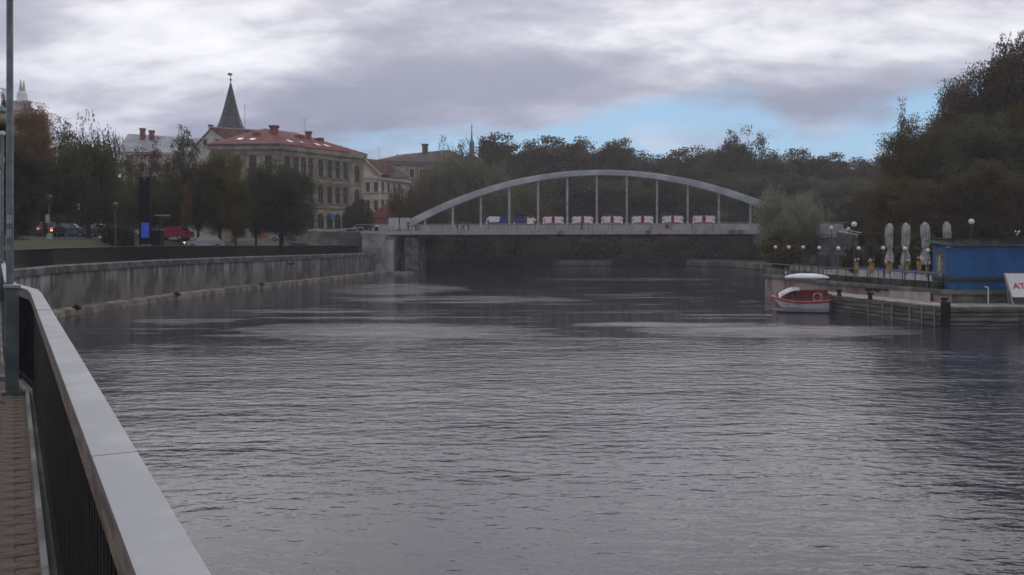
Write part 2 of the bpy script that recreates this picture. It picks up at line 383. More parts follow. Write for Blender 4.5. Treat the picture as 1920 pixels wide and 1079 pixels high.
# railing along the embankment
rl = thing('embankment_railing', 'dark barred railing with flat metal handrail running along the left embankment', 'railing', (0.36, 0, 3.1))
s = SEG[1]-2.9; joint = 2.68; k = 0
while s < SEG[-1]-9.5:
    pts = []
    for j in range(4):
        t_ = s+joint*j/3-(.006 if j == 3 else 0); p, d, l = bank(t_); pts.append((p, d, l, zt(t_)))
    cap, beam, trim = MB(), MB(), MB()
    def sweep(mbx, lo, hi, z0, z1):
        vs = []
        for p, d, l, z in pts:
            for o, zz in ((lo, z0), (hi, z0), (hi, z1), (lo, z1)): q = p+l*o; vs.append((q.x, q.y, z+zz))
        mbx.add(vs, [(3, 2, 1, 0)]+[(4*a+b_, 4*a+(b_+1) % 4, 4*a+4+(b_+1) % 4, 4*a+4+b_) for a in range(3) for b_ in range(4)]+[(12, 13, 14, 15)])
    tilt = rnd.uniform(-.0015, .0015)
    sweep(cap, .0, .099, -.014+tilt, tilt); sweep(beam, .006, .070, -.105, -.017); sweep(trim, .0715, .092, -.11, -.019)
    cap.build('handrail', GALV, rl); beam.build('beam', STEEL_D, rl); trim.build('inner_trim', BROWNT, rl)  # trim: brown strip along the inner face below the handrail
    s += joint; k += 1
bars = MB(); s = SEG[1]-2.9
while s < SEG[-1]-9.5:
    p, d, l = bank(s); q = p+l*.05; h = zt(s)-.105-zb(s)-.03
    bars.box((q.x, q.y, zb(s)+.03+h/2), (.066, .014, h), math.atan2(d.y, d.x)); s += .10
tag(bars.build('bars', STEEL_D, rl), kind='stuff')
low = MB(); s = SEG[1]-2.9
while s < SEG[-1]-11:
    (p, d, l), (p2, d2, l2) = bank(s), bank(s+2); a, b = p+l*.05, p2+l2*.05
    low.bar((a.x, a.y, zb(s)+.06), (b.x, b.y, zb(s+2)+.06), .05, .05); s += 2
low.build('bottom_rail', STEEL_D, rl)
kerb = MB()
for s in np.arange(SEG[1]-2, SEG[3]+25, 1.0):
    (p, d, l), (p2, d2, l2) = bank(s), bank(s+.992); a, b = p+l*.125, p2+l2*.125
    kerb.bar((a.x, a.y, zb(s)+.01), (b.x, b.y, zb(s)+.01), .03, .05)
kerb.build('kerb_edge', CONC, rl)
for s in np.arange(SEG[3]-.22, SEG[-1]-12, 13.2):
    p, d, l = bank(s); q = p+l*.265; z = zb(s); rz = math.atan2(d.y, d.x)
    pm = MB().box((q.x, q.y, z+.57), (.125, .125, 1.14), rz).box((q.x, q.y, z+.02), (.2, .2, .04), rz).build('post', GREY_P, rl)
    MB().box((q.x, q.y, z+1.155), (.16, .16, .03), rz).build('post_cap', GALV, pm)

# lamp posts on the promenade
def lantern_post():
    t = thing('lamp_post', 'x', 'street lamp', (0, 0, 0), 'lantern posts along the promenade')
    MB().tube([(0, 0, 0), (0, 0, .9), (0, 0, 1.0), (0, 0, 4.66)], [.055, .055, .04, .036], 12).build('pole', GREY_P, t, True)
    MB().lathe((0, 0, 0), [(.13, 0), (.13, .05), (.06, .08)], 12).build('base_plate', GREY_P, t)
    MB().lathe((0, 0, 4.52), [(.05, 0), (.075, .02), (.075, .10), (.04, .12)], 12).build('collar', WHITE, t, True)
    MB().lathe((0, 0, 4.66), [(.10, 0), (.16, .08), (.14, .16)], 10).build('lantern_base', BLACK, t)
    MB().lathe((0, 0, 4.82), [(.13, 0), (.19, .30)], 10).build('lantern_glass', mat('lantern_glass', (.32, .30, .20), .3, .1), t, True)
    MB().lathe((0, 0, 5.12), [(.22, 0), (.20, .04), (.06, .14), (.02, .2)], 12).build('lantern_cap', mat('verdigris', (.12, .2, .2), .6, .2), t, True)
    return t
lp = lantern_post(); lp.location = (X(18.5, 10.5), 10.5, 3.1)
lp['label'] = 'tall grey lamp post with pale stickers standing behind the nearest railing post'
st = mat('sticker_paper', (.5, .5, .5), .7, .1)
for z, hgt in ((1.85, .10), (1.68, .10), (1.54, .06)):
    o = MB().tube([(0, 0, z), (0, 0, z+hgt)], .0385, 14).build('sticker', st); o.parent = lp
l2 = copy_tree(lp); l2.location = (X(4, 23.7), 23.7, 3.1); l2['label'] = 'second lamp post with greenish lantern cap at the left edge of the view'
l3 = copy_tree(lp); l3.location = (X(-1, 37), 37, 3.15); l3['label'] = 'farthest lantern lamp post, mostly cut off by the left edge of the photo'
for l_ in (l2, l3):
    for ch in list(l_.children):
        if ch.name.startswith('sticker'): bpy.data.objects.remove(ch)

# ------------------------------------------------------------------ far and right banks
FB = [Vector(p) for p in ((-15.5, 149), (-19, 170), (-12, 190), (8, 197), (34, 195), (46, 181), (46, 152), (41, 127), (33, 103), (25.5, 82.5))]
PR = [(0, -1), (0.02, 1.05), (4, 1.35), (25, 1.9), (60, 3.0), (400, 6), (2200, 9)]
m_ = MB(); vs = []
for i, p in enumerate(FB):
    d = (FB[min(i+1, len(FB)-1)]-FB[max(i-1, 0)]).normalized(); l = Vector((-d.y, d.x))
    for o, z in PR: q = p+l*o; vs.append((q.x, q.y, z))
K = len(PR); m_.add(vs, [(K*a+j, K*a+j+1, K*a+K+j+1, K*a+K+j) for a in range(len(FB)-1) for j in range(K-1)])
tag(m_.build('far_bank', GRASS), 'grassy far bank under the wood beyond the bridge', kind='structure')
fw = MB()
for a, b in zip(FB[1:-2], FB[2:-1]): fw.bar((a.x, a.y, .62), (b.x, b.y, .62), .7, 1.0)
tag(fw.build('quay_wall', mat('quay_concrete', (.14, .135, .125), .9, .2, .3), at=(8, 196, 0)), 'low pale quay wall on the far bank seen under the bridge', 'river wall')

# ------------------------------------------------------------------ arch bridge
Y0 = 144.7
AX = Vector((.03187*Y0, -.00626*Y0)); SP = AX.length; AD = AX.normalized(); AN = Vector((AD.y, -AD.x))    # AN points to the camera side
def br(i, off=0, z=0): p = Vector((-.06675*Y0, Y0))+AX*i+AN*off; return Vector((p.x, p.y, z))
BR = math.atan2(AD.y, AD.x)
def i_of(px): u_ = (px-960)/F; return (u_+.06675)/(.03187+.00626*u_)
DK = 6.80
bd = thing('arch_bridge', 'pale concrete footbridge with one low arch crossing the river', 'bridge', br(5, 0, 0))
ARCHM = mat('arch_concrete', (.40, .41, .42), .75, .10, .5, .002)
def archz(i): return 16.05-.184*(i-5)**2
pts = [br(-1.75+13.5*k/48, 0, archz(-1.75+13.5*k/48)) for k in range(49)]
def arch_ring(i_, k):
    p = br(i_, 0, archz(i_)); q = br(i_+.01, 0, archz(i_+.01)); d = (q-p).normalized(); nrm = Vector((AN.x, AN.y, 0)); up = nrm.cross(d).normalized(); up = up if up.z > 0 else -up
    th = .40+.16*abs(i_-5)/6.75
    return [p+nrm*a+up*b for a, b in ((-.55, -th), (.55, -th), (.55, th-.08), (.47, th), (-.47, th), (-.55, th-.08))]
for g_ in range(13):
    m_ = MB(); i0_, i1_ = -1.75+13.5*g_/13+.003, -1.75+13.5*(g_+1)/13-.003; vs = []
    for k in range(5): vs += arch_ring(i0_+(i1_-i0_)*k/4, k)
    m_.add(vs, [(5, 4, 3, 2, 1, 0)]+[(6*a+j_, 6*a+(j_+1) % 6, 6*a+6+(j_+1) % 6, 6*a+6+j_) for a in range(4) for j_ in range(6)]+[tuple(24+j_ for j_ in range(6))])
    m_.build('arch_segment', rnd.choice((ARCHM, ARCHM, mat('arch_concrete_worn', (.37, .38, .385), .8, .14, .6, .002))), bd)
hm = mat('hanger_concrete', (.34, .345, .34), .8, .12, 1)
for i in range(-1, 12):
    zt_ = archz(i)-.38
    p, q = br(i, 0, DK), br(i, 0, zt_)
    if zt_ > DK+.4: MB().box((p.x, p.y, (DK+zt_)/2), (.30, .42, zt_-DK), BR).build('hanger', hm, bd)
# deck, edge beams, underside ribs
I0, I1 = -3.25, 13.4
dk = MB(); a, b = br(I0, 0, DK-.12), br(I1, 0, DK-.12); dk.bar(a, b, 7.0, .24); dk.build('deck', CONC, bd)
for sgn in (1, -1):
    a, b = br(I0, sgn*3.6, DK-.22), br(I1, sgn*3.6, DK-.22)
    MB().bar(a, b, .22, .60).build('edge_beam', mat('edge_concrete', (.35, .33, .32), .85, .2, .45, .004, stretch=(1, 1, .3), col2=(.13, .12, .105), lo=.36, hi=.5), bd)
for sgn in (1, -1, 0):
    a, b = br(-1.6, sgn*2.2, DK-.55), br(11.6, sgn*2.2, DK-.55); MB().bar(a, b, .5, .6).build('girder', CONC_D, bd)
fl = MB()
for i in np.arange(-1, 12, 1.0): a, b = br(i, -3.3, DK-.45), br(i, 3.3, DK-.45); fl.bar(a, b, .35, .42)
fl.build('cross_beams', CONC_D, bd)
# railings: solid pale panels on the far edge, open posts and rail on the near edge
pm = mat('railing_panel', (.44, .42, .425), .7, .07, .5)
half = SP*.67
ni = int((I1-I0)*SP/half)
for k in range(ni):
    i = I0+(k+.5)*half/SP; p = br(i, -3.55, DK+.62); MB().box(p, (half-.07, .06, 1.08), BR).build('railing_panel', pm, bd)
for k in range(ni+1):
    i = I0+k*half/SP; p = br(i, 3.6, DK+.60); MB().box(p, (.07, .07, 1.1), BR).build('railing_post', mat('post_paint', (.13, .125, .13), .6, .1), bd)
a, b = br(I0, 3.6, DK+1.14), br(I1, 3.6, DK+1.14); MB().bar(a, b, .08, .06).build('top_rail', mat('rail_white', (.5, .49, .5), .5, .05), bd)
wires = MB()
for z in (.35, .62, .88): a, b = br(I0, 3.6, DK+z), br(I1, 3.6, DK+z); wires.bar(a, b, .012, .012)
wires.build('wires', mat('wire_steel', (.3, .3, .3), .5, .1), bd)
cable = MB(); a, b = br(1, -.05, 9.33), br(9, -.05, 9.33); cable.bar(a, b, .04, .04); cable.build('banner_cable', STEEL_D, bd)
# abutments
ab = MB(); c = br(-2.55, 0); ab.box((c.x, c.y, 2.2), (SP*1.5, 7.6, 7.6), BR); ab.build('abutment', mat('abutment_concrete', (.21, .2, .185), .9, .2, .5, .01), bd)
c = br(i_of(738), 3.95); MB().box((c.x, c.y, 2.7), (2.6, .5, 5.4), BR).box((c.x, c.y, 5.2), (2.9, .62, .36), BR).build('pilaster', mat('pale_pilaster', (.50, .50, .54), .85, .1, .4, .003), bd)  # pilaster coloured paler and bluer than the abutment behind it
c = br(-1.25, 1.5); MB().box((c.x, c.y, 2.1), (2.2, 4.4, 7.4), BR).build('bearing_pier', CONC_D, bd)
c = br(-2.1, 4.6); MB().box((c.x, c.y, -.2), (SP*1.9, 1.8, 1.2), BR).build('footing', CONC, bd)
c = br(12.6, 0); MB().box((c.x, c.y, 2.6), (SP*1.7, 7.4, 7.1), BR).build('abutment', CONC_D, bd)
m_ = MB(); c = br(-1.62, 0); m_.box((c.x, c.y, DK+.45), (2.0, 1.5, .9), BR); m_.build('arch_foot', ARCHM, bd)
c = br(11.62, 0); MB().box((c.x, c.y, DK+.45), (2.0, 1.5, .9), BR).build('arch_foot', ARCHM, bd)

# retaining wall of the ramp, with a rail
rw = thing('ramp_wall', 'grey retaining wall of the ramp leading up to the left end of the bridge', 'wall', (-29, 140, 3.4))
a, b = Vector((-24.6, 143.2)), Vector((-36.5, 137.2))
RWM = mat('ramp_concrete', (.15, .14, .135), .9, .22, .5, .01)
MB().bar((a.x, a.y, 5.0), (b.x, b.y, 5.0), .6, 3.4).build('wall_face', RWM, rw)
MB().bar((a.x, a.y, 6.76), (b.x, b.y, 6.76), .8, .14).build('coping', CONC, rw)
MB().plate([(-24.9, 143.6, 6.7), (-22.0, 150, 6.78), (-38, 156, 6.6), (-37, 137.8, 6.5)], .3).build('ramp_surface', ASPH, rw)
MB().bar((-24.0, 143.0, 7.5), (-28.4, 141.0, 6.98), .06, .08).bar((-28.4, 141, 6.98), (-34.8, 138, 6.98), .06, .08).build('handrail', WHITE, rw)
rp = MB()
for t_ in (0, .25, .5, .75, 1): q = Vector((-24.0, 143.0)).lerp(Vector((-34.8, 138)), t_); rp.box((q.x, q.y, 6.9), (.05, .05, .5 if t_ else 1.2))
rp.build('rail_posts', WHITE, rw)
q = X(700, 141.5); MB().box((q, 141.5, 3.2), (3.6, 2.4, 6.5), R(12)).build('end_pier', mat('pier_concrete', (.25, .24, .235), .9, .2, .4, .01), rw)

# banners strung between the hangers
RB = mat('banner_red', (.42, .03, .05), .8, .12, 2); BB = mat('banner_blue', (.035, .055, .20), .8, .15, 2); WB = mat('banner_white', (.68, .68, .70), .8, .06, 2); DB = mat('banner_dark', (.05, .05, .06), .8, .2, 2)
def cloth(i0, i1, z0, z1, off, mtr, name, parent, curve=.0, n=6):
    m_ = MB(); vs = []
    for k in range(n+1):
        t_ = k/n; i = i0+(i1-i0)*t_; bow = curve*math.sin(t_*math.pi); wv = .03*math.sin(t_*7+i*3)
        for z in (z0, z1-bow): p = br(i, off+wv, z); vs.append(p)
        for z in (z1-bow, z0): p = br(i, off+wv-.02, z); vs.append(p)
    m_.add(vs, [(0, 1, 2, 3)]+[(4*a+j, 4*a+4+j, 4*a+4+(j+1) % 4, 4*a+(j+1) % 4) for a in range(n) for j in range(4)]+[(4*n+3, 4*n+2, 4*n+1, 4*n)])
    return m_.build(name, mtr, parent)
def shirt(ic, sgn, zb_, mtr, parent, off=.06):
    # a football-shirt cut-out: trunk with one sleeve
    w_, h_ = .115, .98
    o = []
    for x, z in ((-1.0, 0), (.9, 0), (.9, .62), (1.45, .42), (1.75, .66), (1.0, 1.0), (.45, 1.0), (0, .9), (-.45, 1.0), (-1.05, 1.0)):
        o.append(br(ic+sgn*x*w_, off, zb_+z*h_))
    if sgn < 0: o.reverse()
    return MB().plate(o, .02).build('shirt_print', mtr, parent)
names = ['navy banner with one large white shirt print, leftmost of the row on the bridge', 'half navy, half red banner, second from the left between the bridge hangers',
         'red banner with two white shirts, third from the left on the bridge', 'red banner with two white shirts, fourth from the left on the bridge',
         'red banner with two white shirts just left of the crown of the arch', 'red banner with two white shirts just right of the crown of the arch',
         'red banner with two white shirts, second from the right on the bridge', 'red banner with two white shirts, rightmost of the row on the bridge']
bx = [(909, 948), (963, 1003), (1017, 1057), (1072, 1112), (1127, 1168), (1184, 1225), (1241, 1281), (1298, 1341)]
for k, (x0, x1) in enumerate(bx):
    i0, i1 = i_of(x0), i_of(x1); z1, z0 = 9.30, 7.98
    t = thing('banner', names[k], 'banner', br((i0+i1)/2, 0, z0), 'shirt banners hung between the hangers')
    cloth(i0, i1, z0, z1, .0, BB if k < 2 else RB, 'cloth', t, .05)
    wd = i1-i0
    if k == 0:
        q = [br(i0+wd*a, .06, z0+(z1-z0)*b) for a, b in ((.03, 0), (.10, .0), (.18, .22), (.70, .30), (.74, .92), (.22, .98), (.10, .72))]
        MB().plate(q, .02).build('shirt_print', WB, t)
        MB().plate([br(i0+wd*a, .10, z0+(z1-z0)*b) for a, b in ((.10, .15), (.20, .1), (.22, .5), (.12, .55))], .02).build('emblem_print', BB, t)
    elif k == 1:
        cloth(i0+wd*.62, i1, z0, z1+.03, .03, RB, 'red_half', t)
        shirt(i0+wd*.80, 1, z0+.02, WB, t, .09)
        MB().plate([br(i0+wd*a, .06, z0+(z1-z0)*b) for a, b in ((.12, .52), (.55, .52), (.55, .60), (.12, .60))], .02).build('stripe_print', RED, t)
        MB().plate([br(i0+wd*a, .06, z0+(z1-z0)*b) for a, b in ((.0, 0), (.10, .0), (.03, .35))], .02).build('corner_print', WB, t)
    else:
        for sgn, f in ((-1, .27), (1, .75)): shirt(i0+wd*f, sgn, z0+.19, WB, t)
        for f in (.06, .94): MB().plate([br(i0+wd*(f+a), .055, z0+b) for a, b in ((-.05, 0), (.05, 0), (.03, .55), (-.03, .55))], .02).build('sleeve_print', WB, t)
        for f in (.46, .56): MB().plate([br(i0+wd*(f+a), .052, z0+b) for a, b in ((-.035, .55), (.035, .55), (.02, 1.05), (-.03, 1.0))], .02).build('figure_print', DB, t)
# boards and little things on the bridge
for px, lab in ((744, 'left of two white boards standing at the left end of the bridge'), (765, 'right of two white boards standing at the foot of the arch')):
    i = i_of(px); c = br(i, 1.6, DK)
    t = thing('display_board', lab, 'board', c, 'white boards on the bridge end')
    MB().box((c.x, c.y, DK+1.32), (1.72, .08, 1.9), BR).build('panel', pm, t)
    for sx in (-.75, .75): MB().box((c.x+sx*AD.x, c.y+sx*AD.y, DK+.18), (.07, .07, .36), BR).build('leg', STEEL_D, t)
c = br(i_of(1252), 3.69, DK+.62)
tag(MB().box(c, (.66, .03, .62), BR).box((c.x, c.y-.02, c.z), (.5, .02, .1), BR).build('square_sign', mat('sign_maroon', (.16, .04, .05), .6, .15, 4), at=tuple(c)), 'small square dark red sign fixed to the bridge railing', 'sign')
c = br(i_of(718), 3.1, DK)
t = thing('litter_bin', 'small dark bin with pale top near the left end of the bridge', 'bin', c)
MB().lathe(c, [(.22, 0), (.27, .1), (.27, .75), (.2, .8)], 12).build('body', STEEL_D, t); MB().lathe((c.x, c.y, c.z+.8), [(.28, 0), (.28, .14), (.1, .2)], 12).build('lid', WHITE, t)

# ------------------------------------------------------------------ people on the bridge
def person(loc, rz, top, legs, label, pose='stand', h=1.75, hair=(.03, .025, .02)):
    J = {'pelvis': (0, 0, .53), 'chest': (0, .01, .72), 'neck': (0, .0, .835), 'head': (0, .015, .90), 'crown': (0, .005, .975)}
    st_ = {'stand': (.03, -.02), 'walk': (.16, -.16), 'lean': (.05, -.06)}[pose]
    L = []
    for sgn, f in ((1, st_[0]), (-1, st_[1])):
        J[f'hip{sgn}'] = (.055*sgn, 0, .50); J[f'knee{sgn}'] = (.06*sgn, f*.55+.02, .275); J[f'ank{sgn}'] = (.06*sgn, f, .035); J[f'toe{sgn}'] = (.065*sgn, f+.09, .015)
        J[f'sh{sgn}'] = (.11*sgn, 0, .80)
        arm = {'stand': ((.135*sgn, -.01, .63), (.13*sgn, .05, .48)), 'walk': ((.14*sgn, -f*.5, .63), (.135*sgn, -f*.7+.07, .50)), 'lean': ((.15*sgn, .09, .66), (.10*sgn, .22, .63))}[pose]
        J[f'el{sgn}'], J[f'wr{sgn}'] = arm
        wv = Vector(arm[1])+(Vector(arm[1])-Vector(arm[0])).normalized()*.06; J[f'hand{sgn}'] = tuple(wv)
        L += [('pelvis', f'hip{sgn}'), (f'hip{sgn}', f'knee{sgn}'), (f'knee{sgn}', f'ank{sgn}'), (f'ank{sgn}', f'toe{sgn}'), ('chest', f'sh{sgn}'), (f'sh{sgn}', f'el{sgn}'), (f'el{sgn}', f'wr{sgn}'), (f'wr{sgn}', f'hand{sgn}')]
    L += [('pelvis', 'chest'), ('chest', 'neck'), ('neck', 'head'), ('head', 'crown')]
    ks = list(J); me = bpy.data.meshes.new('person'); me.from_pydata([Vector(J[k])*h for k in ks], [(ks.index(a), ks.index(b)) for a, b in L], [])
    o = bpy.data.objects.new('person', me); C.objects.link(o)
    md = o.modifiers.new('s', 'SKIN'); rad = {'pelvis': .085, 'chest': .095, 'neck': .035, 'head': .052, 'crown': .04, 'hip': .055, 'knee': .042, 'ank': .028, 'toe': .024, 'sh': .045, 'el': .032, 'wr': .025, 'hand': .02}
    for k, sv in zip(ks, me.skin_vertices[0].data):
        r_ = rad[k.rstrip('-1')]*h; sv.radius = (r_, r_*.8) if k in ('pelvis', 'chest') else (r_, r_); sv.use_root = k == 'pelvis'
    o.modifiers.new('d', 'SUBSURF').levels = 1
    m2 = bpy.data.meshes.new_from_object(o.evaluated_get(bpy.context.evaluated_depsgraph_get())); bpy.data.objects.remove(o)
    m2.name = 'person'
    for mt in (mat('skin', (.45, .28, .21), .6, .05), top, legs, mat('hair_%d' % (hair[0]*1000), hair, .7, .2)): m2.materials.append(mt)
    for f in m2.polygons:
        c = f.center/h; f.use_smooth = True
        f.material_index = 3 if (c.z > .925 or (c.z > .86 and c.y < -.005)) else 0 if c.z > .845 else 2 if c.z < .52 and abs(c.x) < .115 else 1
        if pose != 'stand' and c.z > .5 and (abs(c.x) > .115 or c.y > .16) and c.z < .56: f.material_index = 0
    o = bpy.data.objects.new('person', m2); C.objects.link(o); o.location = loc; o.rotation_euler[2] = rz
    return tag(o, label, 'person')
JN = mat('jeans', (.03, .04, .075), .9, .2, 8); BT = mat('black_cloth', (.018, .018, .022), .9, .2, 8); NV = mat('navy_cloth', (.03, .035, .07), .9, .2, 8); PK = mat('pink_cloth', (.5, .2, .22), .9, .1, 8); GY = mat('grey_cloth', (.12, .12, .13), .9, .15, 8)
# deck surface in front of the panels
person(br(i_of(775.5), 2.9, DK), BR+R(60), NV, JN, 'person in dark blue walking past the foot of the arch', 'walk', 1.78)
person(br(i_of(865.5), 2.7, DK), BR+R(75), BT, BT, 'person in black, leftmost of three people on the bridge', 'lean', 1.70)
person(br(i_of(874.5), 2.4, DK), BR+R(-80), GY, BT, 'person in grey top, middle of three people on the bridge', 'walk', 1.78)
person(br(i_of(885), 2.7, DK), BR+R(-85), BT, NV, 'person in dark clothes, rightmost of three people on the bridge', 'stand', 1.68)
person(br(i_of(1095), 2.9, DK), BR+R(70), BT, BT, 'person in black walking alone under the crown of the arch', 'walk', 1.80)
person((X(664, 144.6), 144.6, 6.35), R(80), PK, JN, 'person in a pink top behind the ramp wall left of the bridge', 'walk', 1.60, (.30, .2, .1))

# ------------------------------------------------------------------ buildings of the left bank
WIN = {}
def win_mesh(w_, h_, arched, fm, kind):
    key = (round(w_, 2), round(h_, 2), arched, fm.name, kind)
    if key in WIN: return WIN[key]
    def outline(a, b):      # half width a, grows b
        pts = [(-a, -h_/2-b), (a, -h_/2-b)]
        if arched:
            r = a; zc = h_/2-w_/2
            pts += [(r*math.cos(math.pi*k/8), zc+r*math.sin(math.pi*k/8)) for k in range(9)]
        else: pts += [(a, h_/2+b), (-a, h_/2+b)]
        return pts
    fr = MB(); oi, oo = outline(w_/2, 0), outline(w_/2+.16, .16); n = len(oi)
    vs = [(x, 0, z) for x, z in oi]+[(x, 0, z) for x, z in oo]+[(x, -.14, z) for x, z in oi]+[(x, -.14, z) for x, z in oo]
    fr.add(vs, [(2*n+k, 2*n+(k+1) % n, 3*n+(k+1) % n, 3*n+k) for k in range(n)]+[(k, (k+1) % n, 2*n+(k+1) % n, 2*n+k) for k in range(n)]+[(n+k, 3*n+k, 3*n+(k+1) % n, n+(k+1) % n) for k in range(n)])
    fr.box((0, -.18, -h_/2-.10), (w_+.5, .30, .12))
    if not arched: fr.box((0, -.16, h_/2+.24), (w_+.46, .26, .14))
    sh = MB(); sh.box((0, -.05, 0), (.09, .05, h_-.1)); sh.box((0, -.052, h_*.2), (w_-.04, .05, .09))
    pn = MB().plate([(x, -.03, z) for x, z in oi], .02)
    WIN[key] = (fr.mesh('window', fm), pn.mesh('pane', GLASS), sh.mesh('sash', mat('sash_wood', (.16, .13, .10), .7, .1)))
    return WIN[key]
def window(parent, p2, rz, z, w_, h_, arched=False, fm=None):
    a, b, c = win_mesh(w_, h_, arched, fm, 0); L = Vector(WL[parent.name])
    o = put('window', a, parent, Vector((p2[0], p2[1], z))-L, rz); put('pane', b, o); put('sash', c, o); return o
class Side:                                                    # one straight side of a building, seen from outside, left to right
    def __init__(s, parent, a, b): s.p = parent; s.a, s.b = Vector(a), Vector(b); s.d = (s.b-s.a).normalized(); s.L = (s.b-s.a).length; s.rz = math.atan2(s.d.y, s.d.x); s.n = Vector((s.d.y, -s.d.x))
    def at(s, u, out=0): return s.a+s.d*u+s.n*out
    def win(s, u, z, w_, h_, arched, fm): window(s.p, s.at(u), s.rz, z, w_, h_, arched, fm)
    def band(s, z, h_, out, m_, name, u0=None, u1=None):
        u0 = -out if u0 is None else u0; u1 = s.L+out if u1 is None else u1
        c = s.at((u0+u1)/2, out/2-.05); return MB().box((c.x, c.y, z), (u1-u0, out+.1, h_), s.rz).build(name, m_, s.p)
    def post(s, u, z0, z1, wd, out, m_, name): c = s.at(u, out/2-.04); return MB().box((c.x, c.y, (z0+z1)/2), (wd, out+.08, z1-z0), s.rz).build(name, m_, s.p)

# --- the corner house with the red metal roof
OCH = mat('ochre_stucco', (.39, .305, .21), .9, .14, .35); TRM = mat('grey_stucco', (.27, .235, .18), .9, .14, .5); RMET = mat('red_sheet_roof', (.205, .064, .062), .75, .12, .6, spec=.2)
A, B, D, Cc = (-37.7, 144), (-26.9, 160), (-48.9, 144.5), (-41.5, 171)
hb = thing('corner_house', 'three storey ochre corner house with red metal hipped roof behind the riverside trees', 'house', (-37.7, 144, 6))
MB().prism([D, A, B, Cc], 4.5, 21.0).build('wall', OCH, hb)
rt, lf = Side(hb, A, B), Side(hb, D, A)
for s in (rt, lf):
    for z, h_, o_, nm in ((20.6, .9, .55, 'cornice'), (19.75, .7, .22, 'frieze'), (15.45, .5, .24, 'string_course'), (11.15, .55, .28, 'string_course'), (6.4, 2.2, .14, 'plinth')): s.band(z, h_, o_, TRM, nm)
    k = 0
    dn = MB(); u = .3
    while u < s.L: c = s.at(u, .34); dn.box((c.x, c.y, 20.02), (.22, .3, .3), s.rz); u += .62
    tag(dn.build('dentils', TRM, hb), kind='stuff')
us = [1.4, 3.4, 5.0, 6.6, 8.9, 11.0, 12.9, 14.8]
for s, ul in ((rt, us), (lf, [1.6, 4.2, 6.8, 9.4, 12.0, 14.0])):
    for u in ul:
        if u > s.L-.7: continue
        s.win(u, 17.65, 1.05, 2.9, False, TRM); s.win(u, 13.25, 1.1, 2.8, False, TRM); s.win(u, 8.6, 1.3, 2.9, True, TRM)
    for u in [(a+b)/2 for a, b in zip(ul, ul[1:])]:
        if u < s.L-.7: s.post(u, 15.7, 19.4, .32, .14, TRM, 'pilaster'); s.post(u, 11.45, 15.2, .32, .12, TRM, 'pilaster')
rt.win(17.7, 17.4, 1.1, 2.9, True, TRM); rt.win(17.7, 13.2, 1.1, 2.7, True, TRM); rt.win(17.7, 8.6, 1.2, 2.7, True, TRM)
for u in (.35, 16.1, 18.95): rt.post(u, 5, 20.1, .8, .18, TRM, 'corner_pilaster')
lf.post(lf.L-.4, 5, 20.1, .8, .18, TRM, 'corner_pilaster')
c = rt.at(17.7, .5); MB().box((c.x, c.y, 11.75), (2.0, 1.1, .16), rt.rz).box((c.x+rt.n.x*.5, c.y+rt.n.y*.5, 12.3), (2.0, .08, .9), rt.rz).build('balcony', STEEL_D, hb)
c = lf.at(lf.L-2.6, .05); MB().box((c.x, c.y, 7.6), (1.5, .3, 3.6), lf.rz).build('door', mat('orange_door', (.36, .12, .03), .6, .15, 3), hb)
def out(p, f): c = Vector((-40, 155)); v = Vector(p)-c; return c+v*(1+f/v.length)
r1, r2 = Vector((-43.4, 155.4, 25.05)), Vector((-39.3, 161.3, 25.05))
eA, eB, eC, eD = [Vector((*out(p, .9), 21.06)) for p in (A, B, Cc, D)]
rf = MB().add([eD, eA, eB, eC, r1, r2]+[v-Vector((0, 0, .22)) for v in (eD, eA, eB, eC)], [(0, 1, 4), (1, 2, 5, 4), (2, 3, 5), (3, 0, 4, 5), (0, 6, 7, 1), (1, 7, 8, 2), (2, 8, 9, 3), (3, 9, 6, 0), (9, 8, 7, 6)]).build('roof', RMET, hb)
def onplane(a, b, c, x, y):
    n = (b-a).cross(c-a); return Vector((x, y, a.z-(n.x*(x-a.x)+n.y*(y-a.y))/n.z)), n.normalized()*(1 if n.z > 0 else -1)
sm = MB()                                                    # standing seams running up the two seen slopes
for (p, q, t0, t1) in ((eD, eA, r1, r1), (eA, eB, r1, r2)):
    nn = (q-p).cross(t0-p).normalized(); nn = nn if nn.z > 0 else -nn
    n_ = int((q-p).length/.62)
    for k in range(1, n_):
        f = k/n_; a = p.lerp(q, f); lean = t0.lerp(t1, f); perp = nn.cross((q-p).normalized()); perp = perp if perp.z > 0 else -perp
        # run straight up the slope until the hip
        L_ = 30.
        for (h0, h1) in ((p, t0), (q, t1), (t0, t1)):
            if (h1-h0).length < .01: continue
            e1 = (q-p).normalized(); ax, ay = (h0-a).dot(e1), (h0-a).dot(perp); bx_, by_ = (h1-a).dot(e1), (h1-a).dot(perp)
            if (ax < 0) != (bx_ < 0): L_ = min(L_, ay+(by_-ay)*(-ax)/(bx_-ax)) if ay+(by_-ay)*(-ax)/(bx_-ax) > .05 else L_
            elif abs(ax) < 1e-6: pass
        if L_ < 29: sm.bar(a+nn*.02, a+perp*L_+nn*.02, .045, .06)
sm.build('standing_seams', RMET, rf)
SKY_L = mat('skylight_glass', (.35, .38, .42), .08, .1, 1, spec=1.0)
def on_roof(px, py, tri):
    # where the line of sight through a pixel meets a roof slope
    o = Vector((0, 0, E)); d = Vector(((px-960)/F, 1, -(py-HZ)/F)); a, b, c = tri; n = (b-a).cross(c-a); t_ = (a-o).dot(n)/d.dot(n); return o+d*t_, (n if n.z > 0 else -n).normalized()
TL, TR = (eD, eA, r1), (eA, eB, r2)
